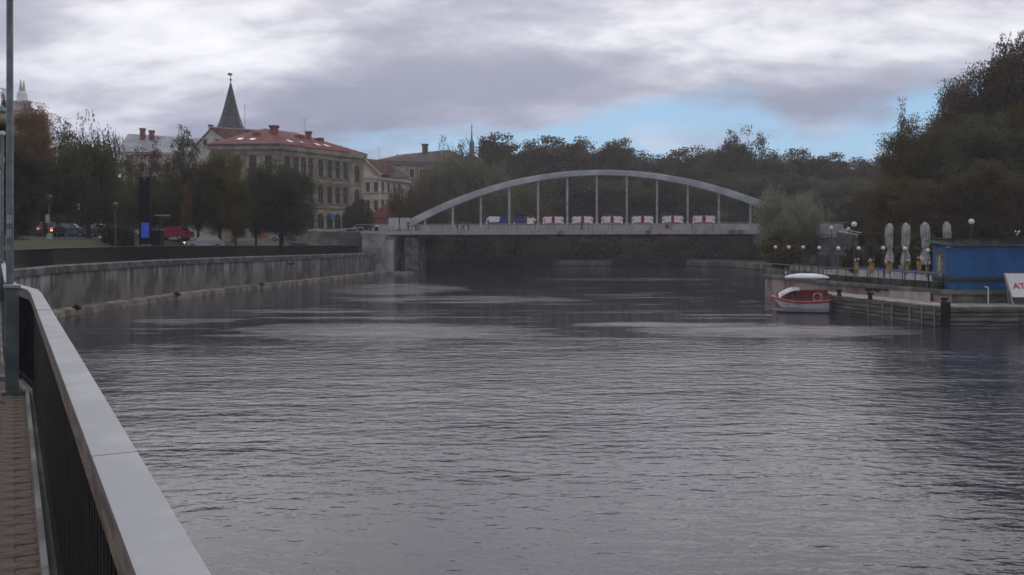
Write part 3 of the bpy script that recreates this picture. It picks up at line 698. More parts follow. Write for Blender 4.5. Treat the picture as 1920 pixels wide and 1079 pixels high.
for px, py, tri, e in ((450.5, 261.5, TL, eA-eD), (474.5, 261.8, TL, eA-eD), (543, 265.8, TR, eB-eA), (567, 268.2, TR, eB-eA), (595, 272, TR, eB-eA), (611.5, 274, TR, eB-eA)):
    p, n = on_roof(px, py, tri); e = e.normalized(); up = n.cross(e); q = [p+e*sx*.42+up*sy*.62+n*.10 for sx, sy in ((-1, -1), (1, -1), (1, 1), (-1, 1))]
    fr = MB().plate([p+e*sx*.55+up*sy*.75+n*.085 for sx, sy in ((-1, -1), (1, -1), (1, 1), (-1, 1))], .14).build('skylight', GREY_P, rf); MB().plate(q, .02).build('pane', SKY_L, fr)
BRK = mat('chimney_brick', (.24, .085, .07), .9, .2, 4, .01)
def chimney(parent, px, ybot, ytop, Y, wpx, mtr=BRK, capm=None):
    w_ = wpx/F*Y; z0, z1 = Z(ybot, Y)-1.6, Z(ytop, Y)
    o = MB().box((X(px, Y), Y, (z0+z1)/2-.15), (w_*.78, w_*.7, z1-z0-.3)).build('chimney', mtr, parent)
    MB().box((X(px, Y), Y, z1-.15), (w_, w_*.9, .3)).build('chimney_cap', capm or mtr, o)
for px, yb, yt, wp, tri in ((514, 251, 236, 17, TR), (578.5, 261, 247, 12, TR)):
    p, n = on_roof(px, yb, tri); chimney(rf, px, yb, yt, p.y, wp)
for px, py, tri in ((480, 255, TL), (560, 259.5, TR), (597, 264.5, TR)):
    p, n = on_roof(px, py, tri); MB().box(p+Vector((0, .5, .05)), (1.0, 1.6, 1.0), rt.rz if tri is TR else 0).build('roof_hatch', RMET, rf)
c = Vector((*B, 20.2)); MB().tube([(-26.2, 159.6, 21.0), (-26.25, 159.7, 20.0), (-26.75, 159.9, 19.2), (-26.75, 159.9, 6)], .07, 6).build('downpipe', mat('pipe_zinc', (.4, .4, .42), .5, .1), hb)
def antenna(parent, px, ytop, ybot, Y, arms):
    m_ = MB(); m_.tube([P(px, ybot, Y), P(px, ytop, Y)], .03, 5)
    for yy, w_ in arms: m_.bar(P(px-w_, yy, Y), P(px+w_*.2, yy, Y), .035, .035)
    m_.build('antenna', STEEL_D, parent)
antenna(rf, 572, 224, 256, 163, ((225, 9), (231, 5))); antenna(rf, 459, 195, 262, 152, ((215, 1), (228, 1)))

# --- the tiled gable house and the town hall spire
TIL = mat('orange_tiles', (.12, .06, .05), .9, .2, .9, .01, spec=.15); CRM = mat('cream_stucco', (.56, .49, .40), .9, .1, .3); PALE = mat('pale_stucco', (.48, .45, .42), .9, .1, .3)
gh = thing('gable_house', 'pale gabled house with orange tile roof just left of and behind the corner house', 'house', (-58, 175, 6))
gx0, gx1, gy = X(370, 175), X(421, 175), 175; gm = X(396, 175); ze, za = Z(271, 175), Z(241, 175)
MB().add([(gx0, gy, 5), (gx1, gy, 5), (gx1, gy, ze+1.3), (gm, gy, za), (gx0, gy, ze), (gx0+7, gy+14, 5), (gx1+7, gy+14, 5), (gx1+7, gy+14, ze), (gx0+7, gy+14, ze)], [(0, 1, 2, 3, 4), (1, 6, 7, 2), (0, 4, 8, 5), (5, 8, 7, 6)]).build('wall', PALE, gh)
ridge2 = Vector((gm+9.5, gy+14, Z(248.5, 189)))
MB().plate([(gx1+.3, gy-.2, ze+1.0), (gx1+10.5, gy+10, ze+.4), ridge2, (gm, gy-.2, za+.12)], .18).plate([(gm, gy-.2, za+.12), ridge2, (gx0+6, gy+14, ze), (gx0-.4, gy-.2, ze-.1)], .18).build('roof', TIL, gh)
MB().bar((gm, gy-.1, za+.2), (ridge2.x, ridge2.y, ridge2.z+.14), .34, .22).build('ridge_tiles', mat('ridge_pale', (.4, .34, .31), .9, .1), gh)
for xx in (gm-1.2, gm+1.2): window(gh, (xx, gy), 0, ze+.3, .7, 1.1, False, PALE)
chimney(gh, 395, 243, 234.5, 175.6, 8.5, PALE, BRK)
sp = thing('spire_tower', 'tall dark spire with ball and vane rising behind the red roof', 'tower', (X(432.5, 225), 225, 6))
cx, cy = X(432.5, 225), 225; zb_ = Z(247, 225); zap = Z(154, 225); hw = 28.5/F*225
prof = [(hw*1.02, 0), (hw*.90, .06), (hw*.74, .17), (hw*.60, .30), (hw*.42, .50), (hw*.24, .73), (hw*.09, .92), (.08, 1.0)]
MB().lathe((cx, cy, zb_), [(r, t_*(zap-zb_)) for r, t_ in prof], 8, rz=R(22.5)).build('spire', mat('slate_spire', (.055, .052, .058), .7, .2, 1.2, .01), sp)
MB().lathe((cx, cy, 4), [(hw*.93, 0), (hw*.93, zb_-4)], 8, rz=R(22.5)).build('tower_shaft', PALE, sp)
fn = MB().tube([(cx, cy, zap-.3), (cx, cy, Z(138, 225))], .06, 6); fn.sphere((cx, cy, Z(150, 225)), .30, 8)
fn.build('finial', STEEL_D, sp)
MB().box((cx-.15, cy, Z(140, 225)), (1.1, .06, .55)).sphere((cx-.35, cy, Z(138.5, 225)), .28, 8).build('weather_vane', GREY_P, sp)
# --- grey roofed building
gb = thing('grey_roof_house', 'pale long house with grey metal roof and two chimneys behind the thin trees', 'house', (X(300, 190), 190, 6))
x0, x1 = X(226, 190), X(405, 190); ze, zr = Z(285, 190), Z(252, 192)
MB().prism([(x0, 190), (x1, 194), (x1, 205), (x0, 203)], 5, ze).build('wall', PALE, gb)
GRF = mat('grey_sheet_roof', (.26, .27, .30), .5, .1, .5)
a, b, c, d = Vector((x0-.6, 189.4, ze)), Vector((x1, 193.4, ze-.2)), Vector((x1, 206, ze)), Vector((x0-.6, 204, ze)); q1, q2 = Vector((X(240, 196), 196, zr+.6)), Vector((x1, 199.5, zr-.4))
MB().add([a, b, c, d, q1, q2], [(0, 1, 5, 4), (2, 3, 4, 5), (3, 0, 4), (1, 2, 5), (3, 2, 1, 0)]).build('roof', GRF, gb)
s = Side(gb, (x0, 190), (x1, 194)); s.band(ze-.35, .5, .35, PALE, 'cornice')
for k in range(7):
    s.win(1.5+k*2.7, ze-3.2, 1.0, 1.9, False, PALE); s.win(1.5+k*2.7, ze-7.2, 1.0, 2.0, False, PALE); s.win(1.5+k*2.7, ze-11.2, 1.0, 2.0, False, PALE)
chimney(gb, 267.5, 258, 241, 195, 10); chimney(gb, 284.5, 260, 245, 195.3, 10)
# --- white turret with twin pinnacles
tt = thing('white_turret', 'white turret with two pinnacles above the orange tree at the left', 'tower', (X(42, 170), 170, 6))
tx = X(42.5, 170)
MB().box((tx, 170, (Z(196, 170)+5)/2), (2.2, 2.2, Z(196, 170)-5)).build('shaft', PALE, tt)
MB().box((X(30, 171.5), 171.5, (Z(190, 171)+5)/2), (3.2, 3, Z(190, 171)-5)).box((X(26, 173), 173, (Z(203, 173)+5)/2), (6.4, 5, Z(203, 173)-5)).build('body', PALE, tt)
MB().lathe((tx, 170, Z(196.5, 170)), [(1.1, 0), (1.5, .25), (1.6, .6), (1.25, .75)], 12).build('cornice', WHITE, tt)
MB().lathe((tx-.1, 170, Z(187, 170)), [(.95, -.2), (.9, 1.1), (.7, 1.5)], 12).build('drum', WHITE, tt)
for px, yt in ((38.6, 149), (44.6, 151.5)): MB().lathe((X(px, 170), 170, Z(173, 170)), [(.34, -.4), (.28, .8), (.2, 1.2), (.07, (173-yt)/F*170)], 8).build('pinnacle', PALE, tt)
# --- cream building and brown-roofed building right of the corner house
cb = thing('cream_house', 'cream house with pediment gable and red roof right of the corner house', 'house', (X(700, 176), 176, 6))
p0, p1, p2 = Vector((X(640, 172), 172)), Vector((X(711, 175), 175)), Vector((X(768, 186), 186))
ze, za = Z(322, 175), Z(304, 175)
MB().prism([tuple(p0), tuple(p1), tuple(p2), (p2.x-4, p2.y+9), (p0.x, 190)], 5, ze-.9).build('wall', CRM, cb)
gmid = Vector((X(685, 174), 174))
MB().plate([(X(660, 173), 173, ze-.9), (p1.x, p1.y, ze-.9), (gmid.x, gmid.y, za+.3)], .4).build('pediment', CRM, cb)
MB().bar((p1.x+.4, p1.y-.3, ze-.75), (gmid.x-.1, gmid.y-.3, za+.45), .7, .35).bar((gmid.x-.2, gmid.y-.3, za+.45), (X(655, 173), 172.7, ze-.6), .7, .35).build('pediment_cornice', PALE, cb)
MB().plate([(p1.x+.2, p1.y-.5, ze-.6), (p1.x+2.6, p1.y+7, ze-.5), (gmid.x+3.4, gmid.y+10, za+1.0), (gmid.x, gmid.y-.5, za+.55)], .15).plate([(gmid.x, gmid.y-.5, za+.55), (gmid.x+3.4, gmid.y+10, za+1.0), (X(650, 183), 183, ze), (X(655, 173), 172.5, ze-.5)], .15).build('roof', TIL, cb)
DRF = mat('brown_roof', (.075, .045, .042), .85, .2, .8, .01)
MB().plate([(p1.x+.3, p1.y+.2, ze-1.1), (p2.x+.5, p2.y-.3, Z(332, 186)), (p2.x-3, p2.y+8, Z(312, 194)), (p1.x+1, p1.y+10, za+.6)], .2).build('wing_roof', DRF, cb)
s1, s2 = Side(cb, p0, p1), Side(cb, p1, p2)
s2.band(ze-1.35, .45, .4, PALE, 'cornice'); s1.band(ze-1.25, .4, .3, PALE, 'cornice')
for u in (1.0, 2.6, 4.2, 5.7): s1.win(s1.L-u+.3, Z(352, 175), .75, 1.8, False, CRM); s1.win(s1.L-u+.3, Z(386, 175), .75, 1.9, False, CRM)
for u in (1.2, 3.4, 5.6, 7.6): s2.win(u, Z(352, 178), .8, 1.8, False, CRM); s2.win(u, Z(386, 178), .8, 1.9, False, CRM)
MB().tube([(p1.x+.1, p1.y-.2, ze-1.2), (p1.x+.1, p1.y-.2, 6)], .09, 6).build('downpipe', WHITE, cb)
nb = thing('brown_roof_house', 'large house with dark brown hipped roof and one chimney behind the willows', 'house', (X(770, 202), 202, 6))
x0, x1 = X(701, 200), X(885, 206); ze = Z(303, 200); zr = Z(282, 205)
MB().prism([(x0, 200), (x1, 204), (x1, 222), (x0, 218)], 5, ze).build('wall', mat('tan_stucco', (.30, .235, .19), .9, .1, .3), nb)
a, b, c, d = Vector((x0-.8, 199.2, ze)), Vector((x1+.8, 203.2, ze)), Vector((x1+.8, 223, ze)), Vector((x0-.8, 219, ze)); q1, q2 = Vector((X(756, 209), 209, Z(289.5, 209))), Vector((X(842, 212), 212, Z(281, 212)))
MB().add([a, b, c, d, q1, q2], [(0, 1, 5, 4), (2, 3, 4, 5), (3, 0, 4), (1, 2, 5), (3, 2, 1, 0)]).build('roof', DRF, nb)
s = Side(nb, (x0, 200), (x1, 204)); s.band(ze-.3, .5, .5, mat('eave_grey', (.22, .21, .2), .8, .1), 'cornice')
for k in range(9): s.win(1.6+k*2.3, ze-2.6, 1.0, 1.9, False, CRM); s.win(1.6+k*2.3, ze-6.4, 1.0, 1.9, False, CRM)
chimney(nb, 797, 283, 270.5, 209, 13, mat('chimney_grey', (.14, .12, .11), .9, .2))
p = P(746, 299, 203.5); MB().lathe((p.x, p.y, p.z), [(.9, -.6), (.9, .3), (.5, .9), (.1, 1.1)], 10).build('dormer', mat('dormer_grey', (.2, .2, .21), .8, .1), nb)
antenna(nb, 711, 277, 300, 203, ((278, 5),))
mast = thing('church_mast', 'thin dark spire with small cross rising above the willows left of the arch crown', 'spire', (X(884.5, 300), 300, 6))
m_ = MB(); m_.lathe((X(884.5, 300), 300, 6), [(1.2, 0), (.9, Z(268, 300)-6), (.32, Z(262, 300)-6), (.10, Z(238, 300)-6)], 8); m_.build('needle', GREY_P, mast)
m_ = MB(); m_.box(P(884.5, 238, 300), (.16, .16, 2.4)).box(P(884.5, 239, 300), (.9, .16, .18)); m_.build('cross', GREY_P, mast)
# --- small kiosk with red roof at the bridge end
kx0, kx1, ky = X(692, 158), X(784, 158), 158
kk = thing('red_roof_kiosk', 'small pale kiosk with red hipped roof at the left end of the bridge', 'kiosk', ((kx0+kx1)/2, ky+2, 6))
MB().prism([(kx0, ky), (kx1, ky-.6), (kx1, ky+6), (kx0, ky+6)], 5, 9.5).build('wall', mat('kiosk_cream', (.40, .36, .30), .85, .08, .6), kk)
a, b, c, d = Vector((kx0-.4, ky-.5, 9.5)), Vector((kx1+.4, ky-1.1, 9.5)), Vector((kx1+.4, ky+6.5, 9.5)), Vector((kx0-.4, ky+6.5, 9.5)); q1, q2 = Vector((kx0+3.3, ky+3, 12.6)), Vector((kx1-3.3, ky+2.8, 12.6))
MB().add([a, b, c, d, q1, q2], [(0, 1, 5, 4), (2, 3, 4, 5), (3, 0, 4), (1, 2, 5), (3, 2, 1, 0)]).build('roof', mat('kiosk_red_roof', (.17, .045, .042), .9, .15, 2, .01, spec=.1), kk)
MB().box((X(711.5, 157.7), 157.75, Z(416, 158)), (1.75, .12, .6)).build('sign_band', mat('sign_red', (.4, .04, .06), .6, .1), kk)
MB().box((X(700, 157.7), 157.75, 7.6), (1.1, .1, 1.3)).build('window', GLASS, kk)

# ------------------------------------------------------------------ street things on the left bank
ip = thing('info_pillar', 'tall black advertising pillar with a glowing blue screen near its foot', 'pillar', (X(271.5, 80), 80, 4.4))
MB().box((X(271.5, 80), 80, (Z(333, 80)+4.6)/2), (.92, .34, Z(333, 80)-4.6), R(4)).build('body', mat('black_panel', (.008, .008, .009), .7, .1, spec=.1), ip)
MB().box((X(271.5, 80), 80, 4.0), (1.1, .6, 1.5), R(4)).build('foot', CONC_D, ip)
MB().box((X(272, 79.8), 79.8, Z(432, 79.8)), (.68, .04, 28/F*79.8), R(4)).build('screen', mat('blue_screen', (.018, .06, .36), .4, .06, 3, emit=.32), ip)
MB().box((X(271.5, 79.8), 79.8, Z(335.5, 79.8)), (.26, .03, .2), R(4)).build('emblem', mat('blue_emblem', (.02, .02, .2), .5, .05, 3, emit=.3), ip)
cbx = thing('utility_cabinet', 'dark cabinet with a pale top edge beside the advertising pillar', 'cabinet', (X(292, 81), 81, 4.4))
MB().box((X(291, 81.4), 81.4, 4.8), (1.25, .9, 2.65)).build('body', STEEL_D, cbx); MB().box((X(280, 81.4), 81.4, Z(431, 81.4)), (2.5, 1.0, .06)).build('top', CONC, cbx)
tagm = MB().lathe((X(311, 80), 80, 4.2), [(.28, 0), (.42, .25), (.34, .6), (.12, .8)], 10)
tagm.v = [(x, y, z-4.2+ground_left(X(311, 80), 80)) for x, y, z in tagm.v]
t = thing('planter_tub', 'small dark tub on the grass right of the cabinet', 'tub', (X(311, 80), 80, 4.2)); tagm.build('body', BLACK, t)
def street_lamp(px, ytop, Y, z0, label, plate=None):
    t = thing('street_lamp', label, 'street lamp', (X(px, Y), Y, z0), 'street lamps on the grass')
    x, z1 = X(px, Y), Z(ytop, Y); z0 = ground_left(x, Y); t.location.z = z0; WL[t.name] = (x, Y, z0)
    MB().tube([(x, Y, z0), (x, Y, z0+1), (x, Y, z1-.4)], [.09, .07, .045], 8).build('pole', mat('lamp_grey', (.085, .085, .085), .6, .1), t)
    MB().lathe((x, Y, z1-.45), [(.06, 0), (.24, .15), (.26, .4), (.08, .6)], 10).build('lantern', mat('lantern_dark', (.05, .05, .05), .5, .1), t)
    MB().lathe((x, Y, z0), [(.28, 0), (.22, .35), (.1, .5)], 10).build('foot', CONC, t)
    if plate: MB().box((x+plate[0], Y-.12, z0+plate[1]), (plate[2], .04, plate[3])).build('sign_plate', mat('plate_pale', (.30, .30, .25), .7, .08), t)
street_lamp(92.5, 368, 76, 4.3, 'street lamp with a pale sign plate on the grass near the cars', (-.1, 1.75, .34, .72))
street_lamp(216.5, 382, 79, 4.4, 'street lamp standing in front of the dark hedge block')
t = thing('sign_gantry', 'thin pole with a pale crossbar just right of the advertising pillar', 'sign post', (X(302.5, 82), 82, 4.5))
MB().tube([(X(302.5, 82), 82, 3.4), (X(302.5, 82), 82, Z(403, 82))], .04, 6).build('pole', mat('lamp_grey', (.16, .16, .155)), t); MB().bar(P(291, 404, 82), P(318, 404.5, 82), .1, .1).build('crossbar', CONC_L, t)
t = thing('traffic_sign', 'blue square road sign on a post in front of the corner house arches', 'road sign', (X(624, 142.5), 142.5, 6.5))
MB().tube([(X(624, 142.5), 142.5, 6.3), (X(624, 142.5), 142.5, 9.7)], .04, 6).build('pole', GALV, t); MB().box((X(624, 142.4), 142.4, Z(407, 142.4)), (.66, .05, .8)).build('plate', mat('sign_blue', (.03, .12, .34), .6, .08), t)

def car(label, px, Y, zc, rz, L, bm, lights=None, name='parked_car', H=1.48):
    t = thing(name, label, 'car', (0, 0, 0), 'cars along the street')
    prof = [(-.5, .22), (-.5, .55), (-.47, .64), (-.40, .66), (-.30, .97), (-.22, 1.0), (.05, 1.0), (.12, .97), (.24, .68), (.44, .60), (.495, .48), (.5, .22)]
    n = len(prof); b = MB(); vs = []
    for yy, ins in ((-.5, 1), (-.46, 1.0), (.46, 1.0), (.5, 1)):
        for x, z in prof: k = 0.80 if z > .7 else (.98 if abs(yy) == .5 else 1.0); vs.append((x*L, yy*1.74*(k if abs(yy) == .5 or z > .7 else 1), z*H))
    b.add(vs, [tuple(range(n))[::1], tuple(range(4*n-1, 3*n-1, -1))]+[(a*n+k, (a+1)*n+k, (a+1)*n+(k+1) % n, a*n+(k+1) % n) for a in range(3) for k in range(n)])
    b.build('body', bm, t, at=None)
    gl = MB()
    for sg in (-1, 1):
        yy = sg*.705
        q = [(-.375*L, yy*1.0, .70*H), (.205*L, yy*1.0, .70*H), (.10*L, yy*.985, .945*H), (-.285*L, yy*.985, .945*H)]
        gl.plate(q if sg < 0 else q[::-1], .03)
    for (xa, za_, xb, zb2) in ((.235, .70, .135, .95), (-.39, .69, -.305, .95)):
        s_ = 1 if xa > 0 else -1; q = [(xa*L+.03*s_, -.64, za_*H), (xa*L+.03*s_, .64, za_*H), (xb*L+.03*s_, .6, zb2*H), (xb*L+.03*s_, -.6, zb2*H)]; gl.plate(q if s_ > 0 else q[::-1], .03)
    gl.build('windows', GLASS, t)
    for sx in (-.31, .31):
        for sy in (-1, 1):
            wm = MB(); r_ = .31; vs = []
            for yy in (sy*.70, sy*.88):
                vs += [(sx*L+r_*math.cos(k*math.pi/6), yy, r_+r_*math.sin(k*math.pi/6)) for k in range(12)]
            wm.add(vs, [tuple(range(12)), tuple(range(23, 11, -1))]+[(k, (k+1) % 12, 12+(k+1) % 12, 12+k) for k in range(12)])
            wo_ = wm.build('wheel', BLACK, t)
            hm_ = MB(); vs = [(sx*L+.19*math.cos(k*math.pi/5), sy*.89, r_+.19*math.sin(k*math.pi/5)) for k in range(10)]
            hm_.plate(vs if sy < 0 else vs[::-1], .02); hm_.build('rim', GALV, wo_)
    for sy in (-1, 1):
        on = lights
        MB().box((.49*L, sy*.62, .50*H), (.08, .28, .14)).build('headlight', mat('lit_headlight', (1, .92, .85), .3, 0, emit=2.0) if on == 'front' else mat('headlight_glass', (.5, .5, .52), .2, .1), t)
        MB().box((-.497*L, sy*.64, .55*H), (.06, .24, .20)).build('tail_light', mat('lit_tail', (1, .16, .10), .3, 0, emit=.8) if on == 'rear' else mat('tail_glass', (.2, .015, .015), .3, .1), t)
        if on == 'rear' and sy == -1: MB().box((-.50*L, sy*.64, .43*H), (.06, .2, .13)).build('indicator', mat('lit_amber', (1, .75, .2), .3, 0, emit=1.4), t)
    t.location = (X(px, Y), Y, ground_left(X(px, Y), Y)+.03); t.rotation_euler[2] = rz; return t
def paint(n, c): return mat(n, c, .28, .06, 1, spec=.6)
car('dark car with glowing red tail lights and an amber indicator left on the street', 97, 92, Z(447, 92), R(100), 4.2, paint('car_black', (.02, .02, .022)), 'rear', 'moving_car')
car('blue grey car parked side-on right of the street lamp with the sign plate', 131, 97, Z(446.5, 97), R(14), 3.9, paint('car_bluegrey', (.10, .12, .16)))
car('dark grey car half hidden behind the tree left of the hedge block', 175, 98, Z(446, 98), R(150), 3.9, paint('car_darkgrey', (.05, .055, .06)))
car('white car showing only its rear above the cabinet by the pillar', 281, 108, Z(442, 108)+.35, R(175), 4.2, paint('car_white', (.5, .52, .52)))
car('bright red car parked between the cabinet and a dark tree trunk', 324, 96, Z(448, 105), R(172), 4.0, paint('car_red', (.30, .012, .04)))
car('silver car with lit headlights coming along the street', 383, 97, Z(448, 108), R(205), 4.2, paint('car_silver', (.32, .33, .35)), 'front', 'moving_car')
car('dark car with a shiny bonnet under the dense dark tree', 566, 118, Z(451, 118), R(15), 4.3, paint('car_charcoal', (.04, .045, .05)))
car('pale car mostly hidden behind the trunk of the dense dark tree', 533, 126, Z(446, 126), R(190), 4.2, paint('car_pale', (.3, .31, .33)))

# ------------------------------------------------------------------ right bank: terrace, jetty, kiosk
WLINE = [Vector((23.25, 81.5)), Vector((23.55, 68)), Vector((26.0, 53.0))]
STW = mat('stained_terrace_wall', (.33, .27, .235), .9, .2, .55, .006, stretch=(1, 1, .6), col2=(.17, .115, .10), lo=.38, hi=.58)
tz = 1.98
tr = thing('terrace', 'raised riverside terrace with reddish stained wall behind the wooden jetty', 'terrace', (25, 66, 0))
MB().prism([(23.25, 81.5), (23.55, 68), (26.0, 53.0), (60, 52.0), (75, 90), (31, 98)], -1.2, tz-.25).build('wall', STW, tr)
MB().prism([(23.1, 81.7), (23.4, 67.95), (25.85, 52.8), (60, 51.8), (75, 90), (31, 98)], tz-.25, tz).build('slab', mat('terrace_slab', (.15, .145, .13), .9, .2, .7, .005), tr)
MB().bar((25.62, 54.3, 1.45), (25.0, 58.6, 1.45), .05, .62).build('repaired_panel', mat('clean_concrete', (.38, .33, .30), .9, .08, 1), tr)
m_ = MB(); m_.bar((26.3, 52.94, 1.4), (60, 51.94, 1.4), .06, .9); m_.build('front_panel', mat('kiosk_plinth', (.16, .15, .13), .9, .2, .8, .005), tr)
pl_ = MB(); pl_.bar((23.95, 69, 2.2), (26.25, 54.2, 2.2), .35, .44); pl_.build('planter_kerb', mat('mossy_kerb', (.055, .055, .045), .95, .3, 1.5, .01), tr)
tw = MB().bar((23.3, 81.5, 2.3), (23.85, 70, 2.3), .25, .5).build('parapet', CONC_D, tr)
pp = MB().bar((24.2, 77, 2.45), (24.3, 69.3, 2.45), .18, .75).build('pale_parapet', CONC, tr)
# railing on the terrace edge
tl = thing('terrace_railing', 'thin metal railing along the edge of the terrace in front of the flower pots', 'railing', (23.6, 68, tz))
rail = [Vector((23.4, 84)), Vector((23.6, 68.5)), Vector((26.05, 53.6)), Vector((34, 53.0))]
def along(pts, step):
    o = []
    for a, b in zip(pts, pts[1:]):
        n_ = max(1, round((b-a).length/step)); o += [(a.lerp(b, k/n_), (b-a).normalized()) for k in range(n_)]
    return o+[(pts[-1], (pts[-1]-pts[-2]).normalized())]
m_ = MB()
for a, b in zip(rail, rail[1:]): m_.bar((a.x, a.y, tz+1.0), (b.x, b.y, tz+1.0), .05, .05)
m_.build('top_rail', mat('rail_dull', (.22, .22, .20), .5, .1), tl)
for q, d in along(rail, 1.35): MB().box((q.x, q.y, tz+.5), (.035, .035, 1.0)).build('post', STEEL_D, tl)
# jetty
J0, J1 = Vector((22.15, 61.4)), Vector((24.45, 50.0))
WJ = mat('weathered_planks', (.15, .14, .125), .9, .2, 1.2, .006, stretch=(.5, .5, 4)); WJ2 = mat('worn_planks', (.115, .11, .095), .9, .2, 1.2, .006, stretch=(.5, .5, 4))
jt = thing('wooden_jetty', 'low grey jetty faced with horizontal planks along the right bank', 'jetty', (24.4, 50.2, 0))
MB().prism([(22.3, 61.4), (24.5, 50.25), (60, 49.6), (60, 51.7), (26, 52.75), (23.6, 66.5), (23.3, 66.4)], -1, 1.13).build('core', mat('jetty_core', (.02, .02, .018), .95, .2), jt)
MB().prism([(22.1, 61.4), (24.4, 50.05), (60, 49.4), (60, 51.72), (25.98, 52.78), (23.55, 67), (23.2, 66.9)], 1.135, 1.22).build('deck', mat('jetty_deck', (.29, .255, .225), .9, .15, .8, .004), jt)
jd = (J1-J0).normalized(); jn = Vector((jd.y, -jd.x)); jl = (J1-J0).length
for r in range(5):
    z = 1.02-r*.27
    for k in range(5):
        a, b = J0+jd*(jl*k/5+.01), J0+jd*(jl*(k+1)/5-.01); o_ = -jn*rnd.uniform(-.02, .02)
        MB().bar((a.x+o_.x, a.y+o_.y, z), (b.x+o_.x, b.y+o_.y, z), .09, .215).build('plank', rnd.choice((WJ, WJ2)), jt)
    for k in range(9):
        a, b = (24.62+k*4, 50.0-k*.06), (24.60+k*4+3.97, 50.0-(k+1)*.06)
        MB().bar((*a, z), (*b, z), .09+rnd.uniform(-.02, .02), .215).build('plank', rnd.choice((WJ, WJ2)), jt)
MB().box((24.42, 49.95, .33), (.36, .36, 2.3), R(20)).build('corner_post', mat('tarred_post', (.014, .013, .012), .9, .2), jt)
MB().bar((J0.x-.02, J0.y, 1.1), (23.2, 66.7, 1.1), .1, .3).build('end_board', WJ2, jt)
PT = mat('post_pale', (.27, .26, .24), .8, .12, 3)
for px, yt in ((1630.5, 571), (1657, 574), (1675, 575), (1708, 579), (1731, 580), (1755, 584)):
    u_ = (px-960)/F; t_ = (J0.x-u_*J0.y)/(u_*jd.y-jd.x); q = J0+jd*t_-jn*.0; q = q+Vector((-.10, -.05))
    MB().box((q.x, q.y, .42), (.07, .06, 1.25), R(20)).build('fender_post', PT, jt)
def bollard(px, Y, label):
    t = thing('mooring_bollard', label, 'bollard', (X(px, Y), Y, 1.22), 'mooring bollards on the jetty')
    MB().lathe((X(px, Y), Y, 1.22), [(.17, 0), (.15, .06), (.12, .2), (.13, .34)], 12).build('stem', BLACK, t); MB().lathe((X(px, Y), Y, 1.53), [(.2, 0), (.23, .06), (.2, .15), (.08, .18)], 12).build('head', BLACK, t)
bollard(1573.5, 60.3, 'black mooring bollard on the jetty nearest the boat'); bollard(1631.5, 56.2, 'black mooring bollard at the middle of the jetty under the dark stain'); bollard(1771, 50.7, 'black mooring bollard on the corner of the jetty')
t = thing('fender_tarp', 'dark rag draped over the ledge by the middle bollard', 'tarp', (X(1641, 60.5), 60.5, 1.7))
m_ = MB(); vs = []
for k in range(9):
    f = k/8; a = Vector((24.66, 61.6)).lerp(Vector((25.10, 58.9)), f)+Vector((-.12, -.02)); dr = .30+.10*math.sin(k*1.9)-.2*f*f
    vs += [(a.x, a.y, 1.80), (a.x-.06, a.y, 1.80-dr*.6), (a.x-.03, a.y, 1.80-dr)]
m_.add(vs, [(3*k+j, 3*k+3+j, 3*k+4+j, 3*k+1+j) for k in range(8) for j in (0, 1)]).add([(x+.05, y, z) for x, y, z in vs], [(3*k+j, 3*k+1+j, 3*k+4+j, 3*k+3+j) for k in range(8) for j in (0, 1)]); m_.build('cloth', BLACK, t)
t = thing('water_standpipe', 'thin white standpipe on the jetty before the blue kiosk', 'pipe', (X(1853, 52.2), 52.2, 1.22))
MB().tube([(X(1853, 52.2), 52.2, 1.22), (X(1853, 52.2), 52.2, 2.16), (X(1850, 52.2), 52.2, 2.22), (X(1847, 52.2), 52.2, 2.2)], .035, 8).build('pipe', WHITE, t)
# white board
t = thing('notice_board', 'white slanted notice board with red letters at the right edge of the jetty', 'notice board', (X(1915, 51), 51, 1.22))
bz0, bz1 = 1.68, 3.02; x0b, x1b = X(1893, 51.3), X(1893, 51.3)+2.3; xa = X(1885, 51.7)
MB().plate([(x0b, 51.0, bz0), (x1b, 50.9, bz0), (x1b-.22, 51.6, bz1), (xa, 51.7, bz1)], .05).build('panel', mat('board_white', (.62, .63, .61), .6, .05, 1), t)
MB().bar((xa-.03, 51.74, 3.05), (x1b-.2, 51.64, 3.05), .07, .06).build('top_bar', GREY_P, t)
MB().bar((xa-.06, 51.72, 3.04), (X(1899, 51), 50.95, 1.22), .05, .05).bar((x1b-.2, 51.62, 3.04), (x1b+.05, 50.9, 1.22), .05, .05).build('legs', CONC_L, t)
MB().bar((xa-.0, 51.8, 3.0), (X(1894, 52), 52.1, 1.22), .05, .05).bar((x1b-.2, 51.7, 3.0), (x1b, 52, 1.22), .05, .05).build('struts', CONC_L, t)
tm = text_mesh('AT', .50, .01); tm.materials.append(mat('letter_red', (.45, .03, .08), .6, .05))
o = bpy.data.objects.new('lettering', tm); C.objects.link(o); o.parent = t; o.location = Vector((X(1911.5, 51.25), 51.28, 2.29))-Vector(WL[t.name]); o.rotation_euler = (R(90-27), 0, R(-1)); o.scale = (1.15, 1, 1)
